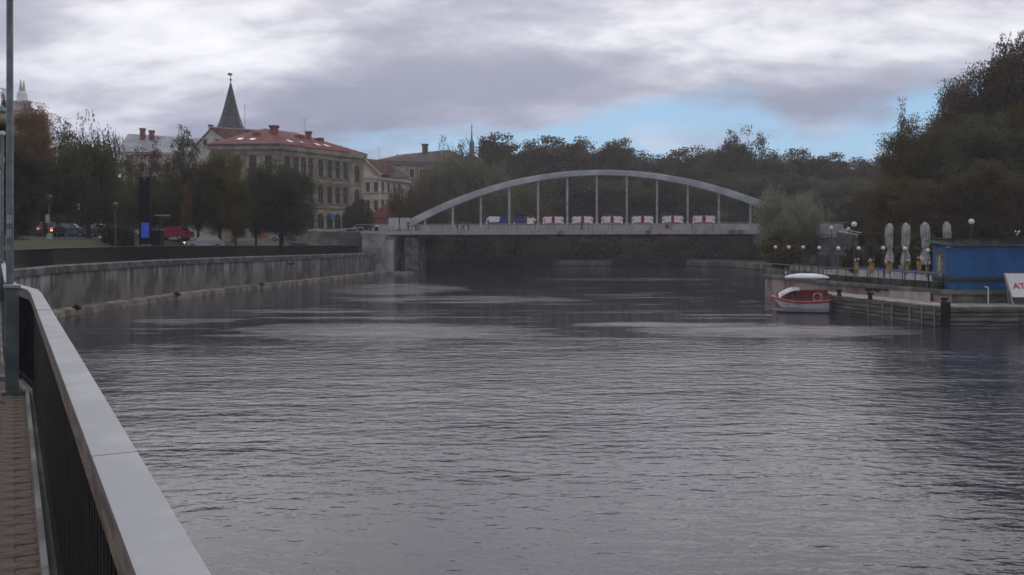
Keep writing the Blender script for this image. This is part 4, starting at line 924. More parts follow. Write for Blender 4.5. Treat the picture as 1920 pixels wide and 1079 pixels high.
# blue kiosk
BLU = mat('kiosk_blue', (.010, .088, .25), .6, .10, .7)
kb = thing('blue_kiosk', 'bright blue flat-roofed kiosk with painted figure on its side at the right edge', 'kiosk', (29, 55, tz))
K1, K2 = Vector((26.38, 53.05)), Vector((26.66, 56.2)); K3, K4 = Vector((38.5, 56.0)), Vector((38.5, 52.8))
MB().prism([tuple(K1), tuple(K4), tuple(K3), tuple(K2)], tz, 4.72).build('wall', BLU, kb)
for nm, z, h_, o_, m0 in (('dado_band', 2.60, .22, .05, mat('band_brown', (.045, .035, .032), .8, .15)), ('fascia', 4.86, .34, .14, mat('fascia_brown', (.085, .07, .06), .85, .2, 1.5))):
    MB().bar((K1.x-o_, K1.y-o_/2, z), (K4.x, K4.y-o_/2, z), o_, h_).bar((K1.x-o_/2, K1.y-.02, z), (K2.x-o_/2, K2.y, z), o_, h_).build(nm, m0, kb)
MB().bar((K1.x-.22, K1.y-.30, 4.70), (K2.x-.22, K2.y+.4, 4.93), .12, .15).bar((K1.x-.22, K1.y-.22, 4.66), (K4.x, K4.y-.22, 4.66), .06, .06).build('green_trim', mat('trim_green', (.055, .14, .095), .7, .15, 2), kb)
MB().prism([(K1.x-.2, K1.y-.2), (K4.x, K4.y-.2), (K3.x, K3.y+.2), (K2.x-.2, K2.y+.2)], 5.04, 5.10).build('roof', mat('roof_felt', (.06, .055, .05), .95, .2), kb)
ln = Vector((-(K2-K1).y, (K2-K1).x)).normalized(); ld = (K2-K1).normalized()
def mural(cu, cz, ru, rz_, out_, m0, n=16, dent=0, a0=0):
    pts = [K1+ld*(cu+ru*math.cos(2*math.pi*k/n)*(1+dent*math.sin(k*2.3)))+ln*out_ for k in range(n)]
    q = [(p.x, p.y, cz+rz_*math.sin(2*math.pi*k/n)*(1+dent*math.sin(k*3.1+a0))) for k, p in enumerate(pts)]
    return q[::-1]
for nm, a_ in (('mural_shape', (2.05, 3.55, .52, .95, .012, mat('mural_yellowgreen', (.20, .22, .06), .7, .2, 4), 16, .06)), ('mural_shape', (2.05, 3.95, .38, .52, .02, mat('mural_russet', (.20, .075, .04), .7, .2, 4), 12, .08)),
                ('mural_shape', (2.0, 3.55, .26, .52, .028, mat('mural_pale', (.36, .36, .34), .7, .2, 4), 12, .08)), ('mural_shape', (2.25, 2.88, .08, .26, .012, mat('mural_pale', (.36, .36, .34))), ), ('mural_shape', (1.75, 2.88, .08, .26, .012, mat('mural_pale', (.36, .36, .34)))),
                ('mural_shape', (.75, 4.35, .16, .16, .012, mat('mural_purple', (.05, .03, .08), .7, .2))), ('mural_shape', (.7, 3.3, .06, .4, .012, mat('mural_purple', (.05, .03, .08))))):
    MB().plate(mural(*a_), .015).build(nm, a_[5], kb)
q0 = MB(); q0.tube([(K1.x-.1, K1.y+.6, 4.62), (K1.x-.22, K1.y+.25, 4.50), (K1.x-.2, K1.y-.1, 4.58)], .03, 6); q0.build('hook_lamp', CONC_L, kb)
# globe lamps
GLB = mat('opal_globe', (.70, .70, .68), .35, .05, 2)
def globe(px, py, Y, rpx, z0, label, group):
    t = thing('globe_lamp', label, 'lamp', (X(px, Y), Y, z0), group); r_ = rpx/F*Y; z = Z(py, Y)
    MB().tube([(X(px, Y), Y, z0), (X(px, Y), Y, z-r_*.7)], .028 if rpx < 5 else .04, 6).build('pole', mat('lamp_pole', (.07, .08, .075), .6, .1), t)
    MB().sphere((X(px, Y), Y, z), r_, 14).build('globe', GLB, t, True)
    MB().lathe((X(px, Y), Y, z-r_*1.1), [(r_*.3, 0), (r_*.5, r_*.25), (r_*.3, r_*.35)], 8).build('cup', GREY_P, t)
gl = [(1454, 464, 3.1), (1479, 464, 3.1), (1506, 464, 3.2), (1536, 465.2, 3.3), (1572, 466, 3.6), (1610, 466, 3.6), (1656, 465.5, 3.7), (1697, 466.5, 3.9), (1740, 470, 4.0), (1790, 472.5, 4.3), (1918.5, 469.5, 4.4)]
gn = ['leftmost of the low globe lamps, farthest along the terrace edge', 'second from the left of the low globe lamps on the terrace edge', 'low globe lamp third from the left, above the left half of the boat canopy', 'low globe lamp on the terrace edge straight above the boat canopy', 'low globe lamp in front of the grey stair wall', 'low globe lamp left of the first closed parasol, by the leftmost flower pot',
      'low globe lamp just left of the leftmost parasol', 'low globe lamp in front of the second parasol', 'low globe lamp in front of the third parasol', 'low globe lamp at the near corner of the blue kiosk', 'low globe lamp in front of the blue kiosk at the right edge']
for (px, py, r_), lab in zip(gl, gn):
    u_ = (px-960)/F; best = None
    for a, b in zip(rail, rail[1:]):
        d = b-a; den = d.x-u_*d.y
        if abs(den) > 1e-6:
            t_ = (u_*a.y-a.x)/den
            if -.15 <= t_ <= 1.0: best = a+d*t_; break
    globe(px, py, best.y+.12, r_, tz, lab, 'low globe lamps along the terrace')
for px, py, Y, r_, lab in ((1601.5, 421, 68, 5, 'tall globe lamp, largest, standing by the sloping white stair rail'), (1559, 428, 88, 3.6, 'tall globe lamp in front of the pale box at the right end of the bridge'), (1591, 429.5, 92, 3.2, 'tall globe lamp behind the sloping white stair rail'), (1821.5, 416, 64, 5.2, 'tall globe lamp rising behind the roof of the blue kiosk')):
    globe(px, py, Y, r_, tz-.1, lab, 'tall globe lamps on the right bank')
# low blue and white fence, pots, parasols
tf = thing('tarp_fence', 'low blue and white tarpaulin fence behind the flower pots', 'fence', (27, 69, tz))
fpts = [Vector((X(1604, 72.5), 72.5)), Vector((X(1660, 68), 68)), Vector((X(1715, 62.5), 62.5)), Vector((X(1757, 57.2), 57.2))]
for q, d in along(fpts, 1.9)[:-1]:
    e = q+d*1.86
    MB().bar((q.x, q.y, tz+.36), (e.x, e.y, tz+.36), .04, .66).build('white_panel', mat('tarp_white', (.42, .43, .47), .7, .08, 1), tf)
    MB().bar((q.x-.01, q.y, tz+.80), (e.x-.01, e.y, tz+.80), .05, .22).build('blue_panel', mat('tarp_blue', (.05, .08, .30), .7, .12, 1), tf)
    MB().box((q.x, q.y-.05, tz+.48), (.06, .06, .95)).build('post', STEEL_D, tf)
POT = mat('pot_yellow', (.46, .26, .03), .7, .15, 4); LEAF_G = mat('pot_leaves', (.06, .09, .03), .9, .2, 6); FLO = mat('flower_white', (.75, .74, .72), .8, .05); FLR = mat('flower_red', (.3, .06, .03), .8, .1)
def pot(px, ytop, ybot, Y, label, wpx=10, hang=False):
    t = thing('flower_pot', label, 'flower pot', (X(px, Y), Y, Z(ybot, Y)), 'yellow flower pots on the terrace')
    x, zb2, zt2 = X(px, Y), Z(ybot, Y), Z(ytop, Y); r_ = wpx/2/F*Y; ph = zt2-zb2
    MB().lathe((x, Y, zb2), [(r_*.62, 0), (r_*.9, ph*.92), (r_, ph*.93), (r_, ph), (r_*.86, ph)], 14).build('tub', POT, t)
    rr = random.Random(px); lv, fl_ = MB(), MB()
    for k in range(46):
        a = rr.uniform(0, 6.28); q = Vector((x+rr.uniform(0, r_*1.15)*math.cos(a), Y+rr.uniform(0, r_)*math.sin(a), zt2+rr.uniform(0, .26))); s_ = .05; e1, e2 = Vector((rr.uniform(-1, 1), rr.uniform(-1, 1), rr.uniform(-1, 1))).normalized()*s_, Vector((rr.uniform(-1, 1), rr.uniform(-1, 1), rr.uniform(-1, 1))).normalized()*s_
        lv.add([q-e1, q+e2, q+e1, q-e2], [(0, 1, 2, 3)])
    for k in range(9):
        a = rr.uniform(0, 6.28); q = Vector((x+r_*1.5*math.cos(a)*rr.uniform(.3, 1), Y+r_*math.sin(a), zt2+rr.uniform(.12, .34))); fl_.sphere(q, .05, 6)
    tag(lv.build('leaves', LEAF_G if not hang else FLR, t), kind='stuff'); tag(fl_.build('flowers', FLO, t), kind='stuff')
for px, yt, yb, Y, w_, lab in ((1606, 493, 515, 69.5, 7, 'yellow flower pot, leftmost on the terrace, at the end of the tarpaulin fence'), (1634.5, 494, 514, 68.5, 9, 'yellow flower pot, second from the left, before the leftmost parasol'),
      (1667, 495, 514, 65, 11, 'yellow flower pot standing in front of the leftmost parasol'), (1700, 496, 516, 62, 8, 'yellow flower pot standing in front of the second parasol'), (1738.5, 500, 521, 58.5, 7, 'yellow flower pot nearest the blue kiosk, in front of the third parasol')):
    pot(px, yt, yb, Y, lab, w_)
pot(1723.5, 491, 506, 64, 'yellow flower pot standing higher than the others, between second and third parasol', 10, True)
PARM = mat('parasol_canvas', (.40, .385, .36), .85, .2, 3, .01, stretch=(1, 1, .4)); PARD = mat('parasol_strap', (.40, .385, .37), .85, .15, 3)  # canvas, and the tie strap in nearly the same tone
def parasol(px, ytop, ybot, Y, wpx, label, seed):
    t = thing('closed_parasol', label, 'parasol', (X(px, Y), Y, tz), 'closed white parasols on the terrace')
    x = X(px, Y); z0, z1 = Z(ybot, Y), Z(ytop, Y); H = z1-z0; r_ = wpx*.86/2/F*Y; rr = random.Random(seed); n = 48
    MB().tube([(x, Y, tz), (x, Y, z1-.05)], .03, 8).build('pole', STEEL_D, t)
    MB().box((x, Y, tz+.06), (.6, .6, .12)).build('base', CONC_D, t)
    prof = [(0, .80), (.03, .95), (.10, 1.02), (.20, .90), (.29, .66), (.345, .46), (.36, .44), (.42, .66), (.55, .84), (.70, .88), (.85, .86), (.925, .78), (.955, .62), (.985, .30), (1.0, .06)]
    vs = []; ph = [rr.uniform(0, 6.28) for _ in range(3)]
    for t_, k_ in prof:
        for k in range(n):
            a = k*2*math.pi/n; fold = 1+(.30*math.sin(8*a+ph[0]+t_*1.2)+.10*math.sin(13*a+ph[1]-t_*4))*(1 if t_ < .93 else .4); rad = r_*k_*fold
            vs.append((x+rad*math.cos(a)+.03*math.sin(t_*9+ph[2]), Y+rad*math.sin(a), z0+H*t_+(.05*math.sin(7*a+ph[1]) if t_ == 0 else 0)))
    m_ = MB().add(vs, [(i*n+k, i*n+(k+1) % n, (i+1)*n+(k+1) % n, (i+1)*n+k) for i in range(len(prof)-1) for k in range(n)]+[tuple(range(n-1, -1, -1))]); m_.build('canvas', PARM, t, True)
    MB().lathe((x, Y, z0+H*.352-.03), [(r_*.55, 0), (r_*.6, .03), (r_*.55, .06)], 12).build('tie_strap', PARD, t)
    MB().lathe((x, Y, z1-.06), [(.06, 0), (.05, .06), (.02, .12)], 8).build('tip', STEEL_D, t)
    ht = MB()
    for k in range(5):
        a = k*1.26+ph[2]; q = Vector((x+r_*.72*math.cos(a), Y+r_*.72*math.sin(a), z0+H*.935)); ht.sphere(q, .045, 6)
    ht.build('rib_ends', STEEL_D, t)
parasol(1667.5, 418, 497, 73, 15, 'closed white parasol, leftmost of the four', 1); parasol(1698, 417.5, 498, 71, 16, 'closed white parasol, second from the left of the four', 2)
parasol(1735, 416.5, 497, 69, 17, 'closed white parasol, third from the left, beside the blue kiosk', 3); parasol(1775.5, 415.5, 493, 67, 15, 'closed white parasol, rightmost, half hidden behind the kiosk roof', 4)
t = thing('tripod_spot', 'small white flowers on a stalk above the kiosk roof at the right', 'flower stalk', (X(1907, 57), 57, 5.1))
m_ = MB(); m_.tube([(X(1907, 57), 57, 5.1), P(1907, 440, 57)], .015, 5); m_.build('stem', LEAF_G, t)
m_ = MB()
for a, b in ((1904, 434), (1909, 436), (1907, 440), (1911, 434)): m_.sphere(P(a, b, 57), .06, 6)
m_.build('flowers', FLO, t)
# stair block at the right end of the bridge
sb = thing('stair_block', 'grey stair wall with pale box and sloping white rails right of the bridge', 'stairs', (X(1575, 112), 112, 1.5))
MB().box((X(1562, 111), 111.5, Z(429.5, 111)), (2.5, 1.2, 15/F*111+.3)).build('pale_box', CONC_L, sb)
MB().prism([(X(1535, 112), 112), (X(1609, 108), 108), (X(1612, 116), 117), (X(1535, 118), 119)], 1.2, Z(446, 110)).build('wall', mat('stair_wall', (.13, .12, .12), .9, .2, .5, .01), sb)
MB().prism([(X(1538, 111.6), 111.6), (X(1607, 107.7), 107.7), (X(1609, 114), 114), (X(1540, 116), 116)], Z(446, 110)+.004, Z(440, 110)).build('slab', CONC, sb)
MB().bar(P(1579, 430, 110.5), P(1615, 437, 106.5), .06, .08).bar(P(1573, 433.5, 110.5), P(1609, 440.5, 106.5), .06, .08).build('rails', WHITE, sb)
for f in (.1, .4, .7, .95): q = P(1579, 430, 110.5).lerp(P(1612, 437, 106.8), f); MB().box((q.x, q.y, q.z-.5), (.06, .06, 1.0)).build('rail_post', STEEL_D, sb)
MB().bar(P(1532, 475.5, 100), P(1598, 476.5, 96), .05, .05).build('lower_rail', CONC, sb)
for f in (0, .33, .66, 1): q = P(1532, 475.5, 100).lerp(P(1598, 476.5, 96), f); MB().box((q.x, q.y, (q.z+1.9)/2), (.05, .05, q.z-1.9)).build('lower_post', STEEL_D, sb)
MB().bar(P(1568, 472, 101.5), P(1598, 478, 99), .3, 4.4).build('brick_panel', mat('purple_brick', (.10, .085, .085), .9, .2, 3), sb)

# ------------------------------------------------------------------ boat
bx_, by_ = X(1501, 61.8), 61.8
bt = thing('water_taxi_boat', 'small white and red boat with white canopies moored at the end of the jetty', 'boat', (bx_, by_, 0))
L = 3.75; RZ = R(-14)
def bp(x, y, z): return (bx_+x*math.cos(RZ)-y*math.sin(RZ), by_+x*math.sin(RZ)+y*math.cos(RZ), z)
ST = [(-1, .02, .34), (-.95, .38, .30), (-.85, .68, .24), (-.65, .93, .14), (-.35, 1.04, .04), (0, 1.06, 0), (.4, 1.02, .02), (.75, .93, .06), (.95, .82, .10), (1.0, .70, .11)]   # station, half beam, sheer rise
def ring(k, hs, z, inset=0): s_, hb_, sh_ = ST[k]; return hb_*hs-inset
hull, red, gun, inn = MB(), MB(), MB(), MB()
lev = [(.25, -.30), (.62, -.04), (.72, .07), (.90, .34), (1.0, .74)]
vs = []
for s_, hb_, sh_ in ST:
    row = []
    for f, z in lev: zz = z+(sh_ if z > .5 else sh_*max(0, z)); rk = .24*(.74-z)/.8*max(0, -s_-.35)/.65 if z < .74 else 0; row.append((s_*L/2+rk-(.10*(.74-z) if s_ > .9 else 0), hb_*f, zz))
    vs += [bp(x, -y, z) for x, y, z in row]+[bp(x, y, z) for x, y, z in row[::-1]]
n = 2*len(lev); ns = len(ST)
for a in range(ns-1):
    for j in range(n-1):
        tgt = red if (j < 2 or j >= n-3) else hull
        q = [vs[a*n+j], vs[(a+1)*n+j], vs[(a+1)*n+j+1], vs[a*n+j+1]]
        if j == len(lev)-1: continue
        tgt.add(q, [(0, 1, 2, 3)])
tr_ = [vs[(ns-1)*n+j] for j in range(n)]
hull.add(tr_[2:n-2], [tuple(range(n-4))]); red.add(tr_[:3]+tr_[n-3:], [(0, 1, 2, 3, 4, 5)])
hull.build('hull', mat('boat_white', (.55, .55, .57), .35, .06, 1.2), bt, True); red.build('bottom', mat('boat_red', (.22, .02, .03), .45, .1), bt)
REDG = mat('gunwale_red', (.45, .07, .08), .45, .08, 2)
for sg in (-1, 1): gun.tube([bp(s_*L/2, sg*hb_*1.02, .75+sh_) for s_, hb_, sh_ in ST], .08, 8)
a_, b_ = ST[-1][1], ST[-1][2]; gun.tube([bp(L/2, -a_, .75+b_), bp(L/2, a_, .75+b_)], .05, 8)
gun.build('gunwale', REDG, bt, True)
vs = []
for s_, hb_, sh_ in ST:
    for f, z in ((-.94, .74+sh_), (-.86, .34), (.86, .34), (.94, .74+sh_)): vs.append(bp(s_*L/2*.985, f*hb_, z))
inn.add(vs, [(4*a+j, 4*a+1+j, 4*a+5+j, 4*a+4+j) for a in range(ns-1) for j in range(3)]); inn.build('cockpit', mat('cockpit_tan', (.30, .125, .095), .7, .12, 2), bt)
sbk = MB(); vs = []
for k in range(1, 10):
    s_, hb_, sh_ = ST[k]; s_ = max(s_, -.62)
    vs += [bp(s_*L/2, hb_*.93, 1.10), bp(s_*L/2, hb_*.97, 1.40+.02*k), bp(s_*L/2, hb_*.86, 1.40+.02*k), bp(s_*L/2, hb_*.82, 1.10)]
sbk.add(vs[8:], [(4*a+j, 4*a+4+j, 4*a+4+(j+1) % 4, 4*a+(j+1) % 4) for a in range(6) for j in range(4)]+[(0, 1, 2, 3), (27, 26, 25, 24)])
m_ = MB(); vs = []
for k in range(2, 10):
    s_, hb_, sh_ = ST[k]; vs += [bp(s_*L/2*.97, hb_*.80, .5), bp(s_*L/2*.97, hb_*.88, 1.12+.03*(9-k)*(k < 4)), bp(s_*L/2*.97, hb_*.93, 1.12+.03*(9-k)*(k < 4)), bp(s_*L/2*.97, hb_*.90, .5)]
m_.add(vs, [(4*a+j, 4*a+4+j, 4*a+4+(j+1) % 4, 4*a+(j+1) % 4) for a in range(7) for j in range(4)]+[(0, 1, 2, 3), (31, 30, 29, 28)]); m_.build('side_bench', mat('cockpit_tan', (.27, .155, .12)), bt)
sbk.build('seat_back', mat('seat_red', (.30, .02, .045), .55, .1, 3), bt)
for x in (-.35, .75): MB().box(bp(x, .1, .52), (.55, 1.3, .16), RZ).build('bench', mat('bench_grey', (.14, .13, .12), .7, .15), bt)
MB().box(bp(1.45, 0, .62), (.5, 1.2, .5), RZ).build('engine_box', STEEL_D, bt)
# life ring on the seat back
lr = MB(); vs = []
for k in range(20):
    a = k*2*math.pi/20
    for j in range(8): b = j*math.pi/4; r_ = .27+.06*math.cos(b); vs.append(bp(1.02+r_*math.cos(a), -1.02+.05*math.sin(b), 1.10+r_*math.sin(a)))
lr.add(vs, [(8*k+j, 8*((k+1) % 20)+j, 8*((k+1) % 20)+(j+1) % 8, 8*k+(j+1) % 8) for k in range(20) for j in range(8)]); lo = lr.build('life_ring', mat('ring_red', (.55, .09, .07), .5, .06, 3), bt, True)
for a in (45, 135, 225, 315): MB().box(bp(1.02+.27*math.cos(R(a)), -1.02, 1.10+.27*math.sin(R(a))), (.07, .135, .07), RZ).build('band', WHITE, lo)
# canopies
cn = MB(); vs = []; nn_ = 32
for rr_, zz in ((.0, .24), (.35, .225), (.65, .17), (.85, .10), (.96, .03), (1.0, -.04), (.97, -.07), (.6, .02), (0, .06)):
    for k in range(nn_): a = k*2*math.pi/nn_; vs.append(bp(.42+max(rr_, .01)*1.50*math.cos(a), max(rr_, .01)*.95*math.sin(a), 2.44+zz*1.1+(.012*math.sin(k*3.9) if rr_ > .9 else 0)))
cn.add(vs, [(i*nn_+k, (i+1)*nn_+k, (i+1)*nn_+(k+1) % nn_, i*nn_+(k+1) % nn_) for i in range(8) for k in range(nn_)]); cn.build('canopy', mat('canopy_white', (.62, .62, .64), .6, .06, 2), bt, True)
for x, y in ((-.55, -.5), (-.55, .5), (1.4, -.5), (1.4, .5)): MB().tube([bp(x, y*1.4, .78), bp(x, y, 2.46)], .014, 6).build('canopy_pole', GALV, bt)
hd = MB(); vs = []
for i in range(9):
    f = i/8; x = -1.48+f*1.35; h_ = 1.28+.62*math.sin(min(1, f*1.15)*math.pi/2); w_ = .55+.35*f
    for k in range(7): b = k/6*math.pi; vs.append(bp(x-.18*(1-f)*0, -w_*math.cos(b), h_-.34+.34*math.sin(b)*(1-.55*f)+(0 if f < .9 else .02)))
hd.add(vs, [(7*a+j, 7*a+7+j, 7*a+8+j, 7*a+1+j) for a in range(8) for j in range(6)]).add([(x, y, z-.03) for x, y, z in vs], [(7*a+j, 7*a+1+j, 7*a+8+j, 7*a+7+j) for a in range(8) for j in range(6)]); hd.build('bow_hood', mat('canopy_white', (.7, .7, .72)), bt, True)
for sg in (-1, 1): MB().tube([bp(-1.35, sg*.6, .9), bp(-1.2, sg*.58, 1.35)], .014, 6).tube([bp(-.25, sg*.85, .8), bp(-.18, sg*.88, 1.55)], .014, 6).build('hood_frame', GALV, bt)
MB().tube([bp(-1.32, 0, 1.4), bp(-1.32, 0, 2.55)], .012, 6).build('mast', GALV, bt); MB().sphere(bp(-.98, .2, 2.76), .06, 8).tube([bp(-.98, .2, 2.4), bp(-.98, .2, 2.74)], .012, 5).build('top_light', WHITE, bt)
# two faint lines of registration lettering on the bow, too worn to read
INK = mat('faded_ink', (.16, .16, .17), .7, .1)
def inkline(x0, x1, z, h_, seed, name):
    rr = random.Random(seed); m_ = MB(); x = x0
    while x < x1:
        w_ = rr.uniform(.035, .075); yb_ = -1.045 if x > -.9 else -.98
        f = min(1, max(0, (x+1.25)/.9)); yy = -(.90+.135*f)*(.905+.06*(z-.3)/.4)-.03
        m_.box(bp(x, yy, z), (w_, .015, h_*rr.uniform(.7, 1)), RZ+(-.22*(1-f))); x += w_+.035
    m_.build(name, INK, bt)
inkline(-1.0, -.05, .60, .12, 3, 'lettering'); inkline(-.86, -.3, .36, .11, 4, 'lettering')

# ------------------------------------------------------------------ trees
def quads_mesh(name, c, u_, v_):
    n = len(c); vs = np.stack([c-u_-v_, c+u_-v_*.6, c+u_*.9+v_, c-u_*.8+v_*.9], 1).reshape(-1, 3).astype(np.float32)
    me = bpy.data.meshes.new(name); me.vertices.add(4*n); me.vertices.foreach_set('co', vs.ravel())
    me.loops.add(4*n); me.loops.foreach_set('vertex_index', np.arange(4*n, dtype=np.int32))
    me.polygons.add(n); me.polygons.foreach_set('loop_start', np.arange(0, 4*n, 4, dtype=np.int32)); me.polygons.foreach_set('loop_total', np.full(n, 4, dtype=np.int32))
    me.update(calc_edges=True); me.validate(); return me
def unit(a): return a/np.maximum(1e-6, np.linalg.norm(a, axis=1, keepdims=True))
def tree_proto(kind, seed, H, W, base, nclump, nleaf, leaf, clump, droop=0., top=1.0, thin=0.):
    g = np.random.default_rng(seed); rr = random.Random(seed)
    ctr = []; tries = 0
    ph = g.uniform(0, 6.28, 6)
    while len(ctr) < nclump and tries < 60000:
        tries += 1
        p = g.normal(size=3); p /= np.linalg.norm(p); rad = g.uniform(0, 1)**.42
        az = math.atan2(p[1], p[0]); lim = .80+.13*math.sin(2*az+ph[0]+2*p[2])+.10*math.sin(3*az+ph[1]-3*p[2])+.10*math.sin(5*p[2]+ph[2]+az)
        q = p*rad*lim
        if kind == 'cone': s_ = (1-(q[2]+.8)/1.7); q = np.array([q[0]*max(.1, s_)*1.3, q[1]*max(.1, s_)*1.3, q[2]])
        elif not droop and q[2] > 0: q[2] = min(1, q[2]*1.25)**.72; q[:2] *= 1.08
        elif q[2] < 0: q[:2] *= (1+.12*q[2]) if droop else (1-.25*q[2]*q[2])
        ctr.append([q[0]*W/2, q[1]*W/2, base+(H-base)*(.5+.5*q[2]*top)])
    ctr = np.array(ctr)
    sz = g.uniform(.55, 1.25, len(ctr)); wt = sz**2/np.sum(sz**2)
    idx = g.choice(len(ctr), nleaf, p=wt)
    off = np.clip(g.normal(size=(nleaf, 3)), -1.7, 1.7)*clump*sz[idx][:, None]*np.array([.55, .55, .42])
    c = ctr[idx]+off
    u_ = unit(g.normal(size=(nleaf, 3))); v_ = unit(np.cross(u_, g.normal(size=(nleaf, 3)))); ls = leaf*g.uniform(.6, 1.25, (nleaf, 1))*.5
    if droop:                                             # hanging shoots: leaves slide down their twig, and lie along it
        nst = nleaf//9; st_ = g.choice(len(ctr), nst, p=wt); root = ctr[st_]+np.clip(g.normal(size=(nst, 3)), -1.7, 1.7)*clump*.6
        ln_ = g.uniform(.3, 1, nst)*droop; k = np.repeat(np.arange(nst), 9); t_ = np.tile(np.linspace(0, 1, 9), nst)+g.uniform(-.05, .05, nst*9)
        outw = unit(root*np.array([1, 1, 0])+1e-3)
        c = root[k]+outw[k]*(t_*.25*ln_[k])[:, None]+np.array([0, 0, -1])*((t_**1.3)*ln_[k])[:, None]+g.normal(size=(nst*9, 3))*.06
        n2_ = len(c); v_ = unit(np.array([0, 0, -1])+.45*g.normal(size=(n2_, 3))); u_ = unit(np.cross(v_, g.normal(size=(n2_, 3))))*.45; ls = leaf*g.uniform(.6, 1.3, (n2_, 1))*.6
    crown = quads_mesh('crown', c, u_*ls, v_*ls)
    tk = MB(); tr_ = .021*H*(1.15 if kind != 'thin' else .7)
    th = base+(H-base)*(.55 if kind != 'cone' else .95)
    axis = [(.05*H*.2*math.sin(z*3+ph[3])*z, .04*H*.2*math.sin(z*2.3+ph[4])*z, z*th) for z in (0, .03, .2, .45, .7, 1)]
    tk.tube(axis, [tr_*1.5, tr_*1.1, tr_, tr_*.8, tr_*.55, tr_*.2], 7)
    order = list(range(len(ctr))); rr.shuffle(order)
    for i in order[:int(34 if thin else 20)]:
        e = ctr[i]; f = min(.95, max(.32, (e[2]-.25*(H-base))/th*.85)); k = f*(len(axis)-1)
        z0 = f*th; j = max(m for m in range(len(axis)) if axis[m][2] <= z0); j = min(j, len(axis)-2); t_ = (z0-axis[j][2])/(axis[j+1][2]-axis[j][2])
        s_ = Vector(axis[j]).lerp(Vector(axis[j+1]), t_); e = Vector(e); m_ = s_.lerp(e, .5)+Vector((0, 0, .12*(e-s_).length))
        tk.tube([s_, m_, e], [tr_*.38*(1-f*.5), tr_*.2, tr_*.05], 5, False)
    return tk.mesh('trunk', BARK, smooth=True), crown, H, W
LEAVES = {
 'green': leaf_mat('leaf_green', (.072, .076, .040), (.140, .136, .074)), 'dark': leaf_mat('leaf_dark', (.056, .056, .038), (.108, .102, .066)),
 'olive': leaf_mat('leaf_olive', (.078, .066, .032), (.150, .118, .052), .32), 'willow': leaf_mat('leaf_willow', (.19, .185, .13), (.31, .295, .21), .5),
 'sage': leaf_mat('leaf_sage', (.12, .12, .075), (.21, .20, .13), .4),
 'brown': leaf_mat('leaf_brown', (.078, .058, .036), (.150, .104, .060), .32), 'orange': leaf_mat('leaf_orange', (.15, .088, .034), (.26, .15, .058)),
 'rust': leaf_mat('leaf_rust', (.07, .03, .02), (.16, .075, .05)), 'yellow': leaf_mat('leaf_yellow', (.055, .045, .016), (.13, .095, .03)), 'pink': leaf_mat('leaf_pinkish', (.12, .085, .075), (.24, .18, .16), .45)}
PROTO = {
 'broad': [tree_proto('round', 11, 16, 12, 2.2, 150, 80000, .15, 1.5), tree_proto('round', 12, 16, 12, 1.8, 140, 80000, .15, 1.6), tree_proto('round', 13, 16, 11, 2.4, 130, 76000, .15, 1.5)],
 'wood': [tree_proto('round', 21, 26, 15, 2.5, 190, 36000, .32, 1.8), tree_proto('round', 22, 26, 16, 2.5, 180, 36000, .32, 1.9), tree_proto('round', 23, 26, 14, 2.0, 180, 34000, .32, 1.8)],
 'willow': [tree_proto('round', 31, 13, 12, 1.8, 150, 52000, .19, 1.1, 2.6), tree_proto('round', 32, 13, 12, 1.5, 150, 52000, .19, 1.1, 2.2)],
 'thin': [tree_proto('thin', 41, 14, 7, 3.5, 80, 4200, .17, .75, 0, 1, 1), tree_proto('thin', 42, 14, 7, 3.0, 80, 5600, .17, .75, 0, 1, 1)],
 'birch': [tree_proto('round', 51, 28, 13, 6, 260, 100000, .17, 1.05, 1.2, 1, 1)],
 'cone': [tree_proto('cone', 61, 18, 8, 1.2, 170, 26000, .18, .9)],
 'bush': [tree_proto('round', 71, 4, 4.5, .1, 60, 14000, .14, .6)],
}
NAMES = {'broad': 'broadleaf_tree', 'wood': 'broadleaf_tree', 'willow': 'willow_tree', 'thin': 'thin_tree', 'birch': 'birch_tree', 'cone': 'conifer_tree', 'bush': 'bush'}
trs = random.Random(77)
def tree(kind, var, leaf, px, ytop, wpx, Y, z0, label, group=None, rz=None, cat='tree'):
    tm_, cm_, H, W = PROTO[kind][var % len(PROTO[kind])]
    if px < 620 and Y < 140: z0 = ground_left(X(px, Y), Y)-.05
    t = thing(NAMES[kind], label, 'bush' if kind == 'bush' else cat, (X(px, Y), Y, z0), group)
    sz = (Z(ytop, Y)-z0)/H*(.955 if kind in ('wood', 'broad') else 1.0); sx = wpx/F*Y/W*1.05
    put('trunk', tm_, t); put('crown', cm_, t, mt=LEAVES[leaf]) if cm_.materials else None
    t.scale = (sx, sx, sz); t.rotation_euler[2] = trs.uniform(0, 6.28) if rz is None else rz
    return t
for pr in PROTO.values():
    for q in pr: q[1].materials.append(LEAVES['green'])
# left bank
tree('cone', 0, 'dark', 7, 158, 34, 66, 4.6, 'dark pointed tree at the far left edge behind the lamp posts')
tree('broad', 1, 'dark', 20, 262, 120, 62, 4.4, 'dark green low tree at the left edge behind the lamp post')
tree('broad', 0, 'orange', 66, 198, 82, 100, 5.6, 'orange autumn tree under the white turret')
tree('broad', 2, 'dark', 84, 300, 110, 84, 4.8, 'dark tree below the orange autumn tree')
tree('thin', 1, 'brown', 120, 222, 60, 102, 5.6, 'thin brown-topped tree between the orange tree and the big grey-green one')
tree('willow', 0, 'green', 166, 222, 142, 88, 4.8, 'big round grey-green tree left of the advertising pillar', rz=1.0)
tree('broad', 2, 'green', 205, 320, 90, 92, 5, 'lower dark green tree on the right flank of the big round one')
tree('thin', 0, 'rust', 283, 262, 70, 104, 5.4, 'thin reddish tree in front of the grey roofed house')
tree('willow', 1, 'olive', 300, 335, 110, 100, 5.2, 'low olive tree behind the advertising pillar')
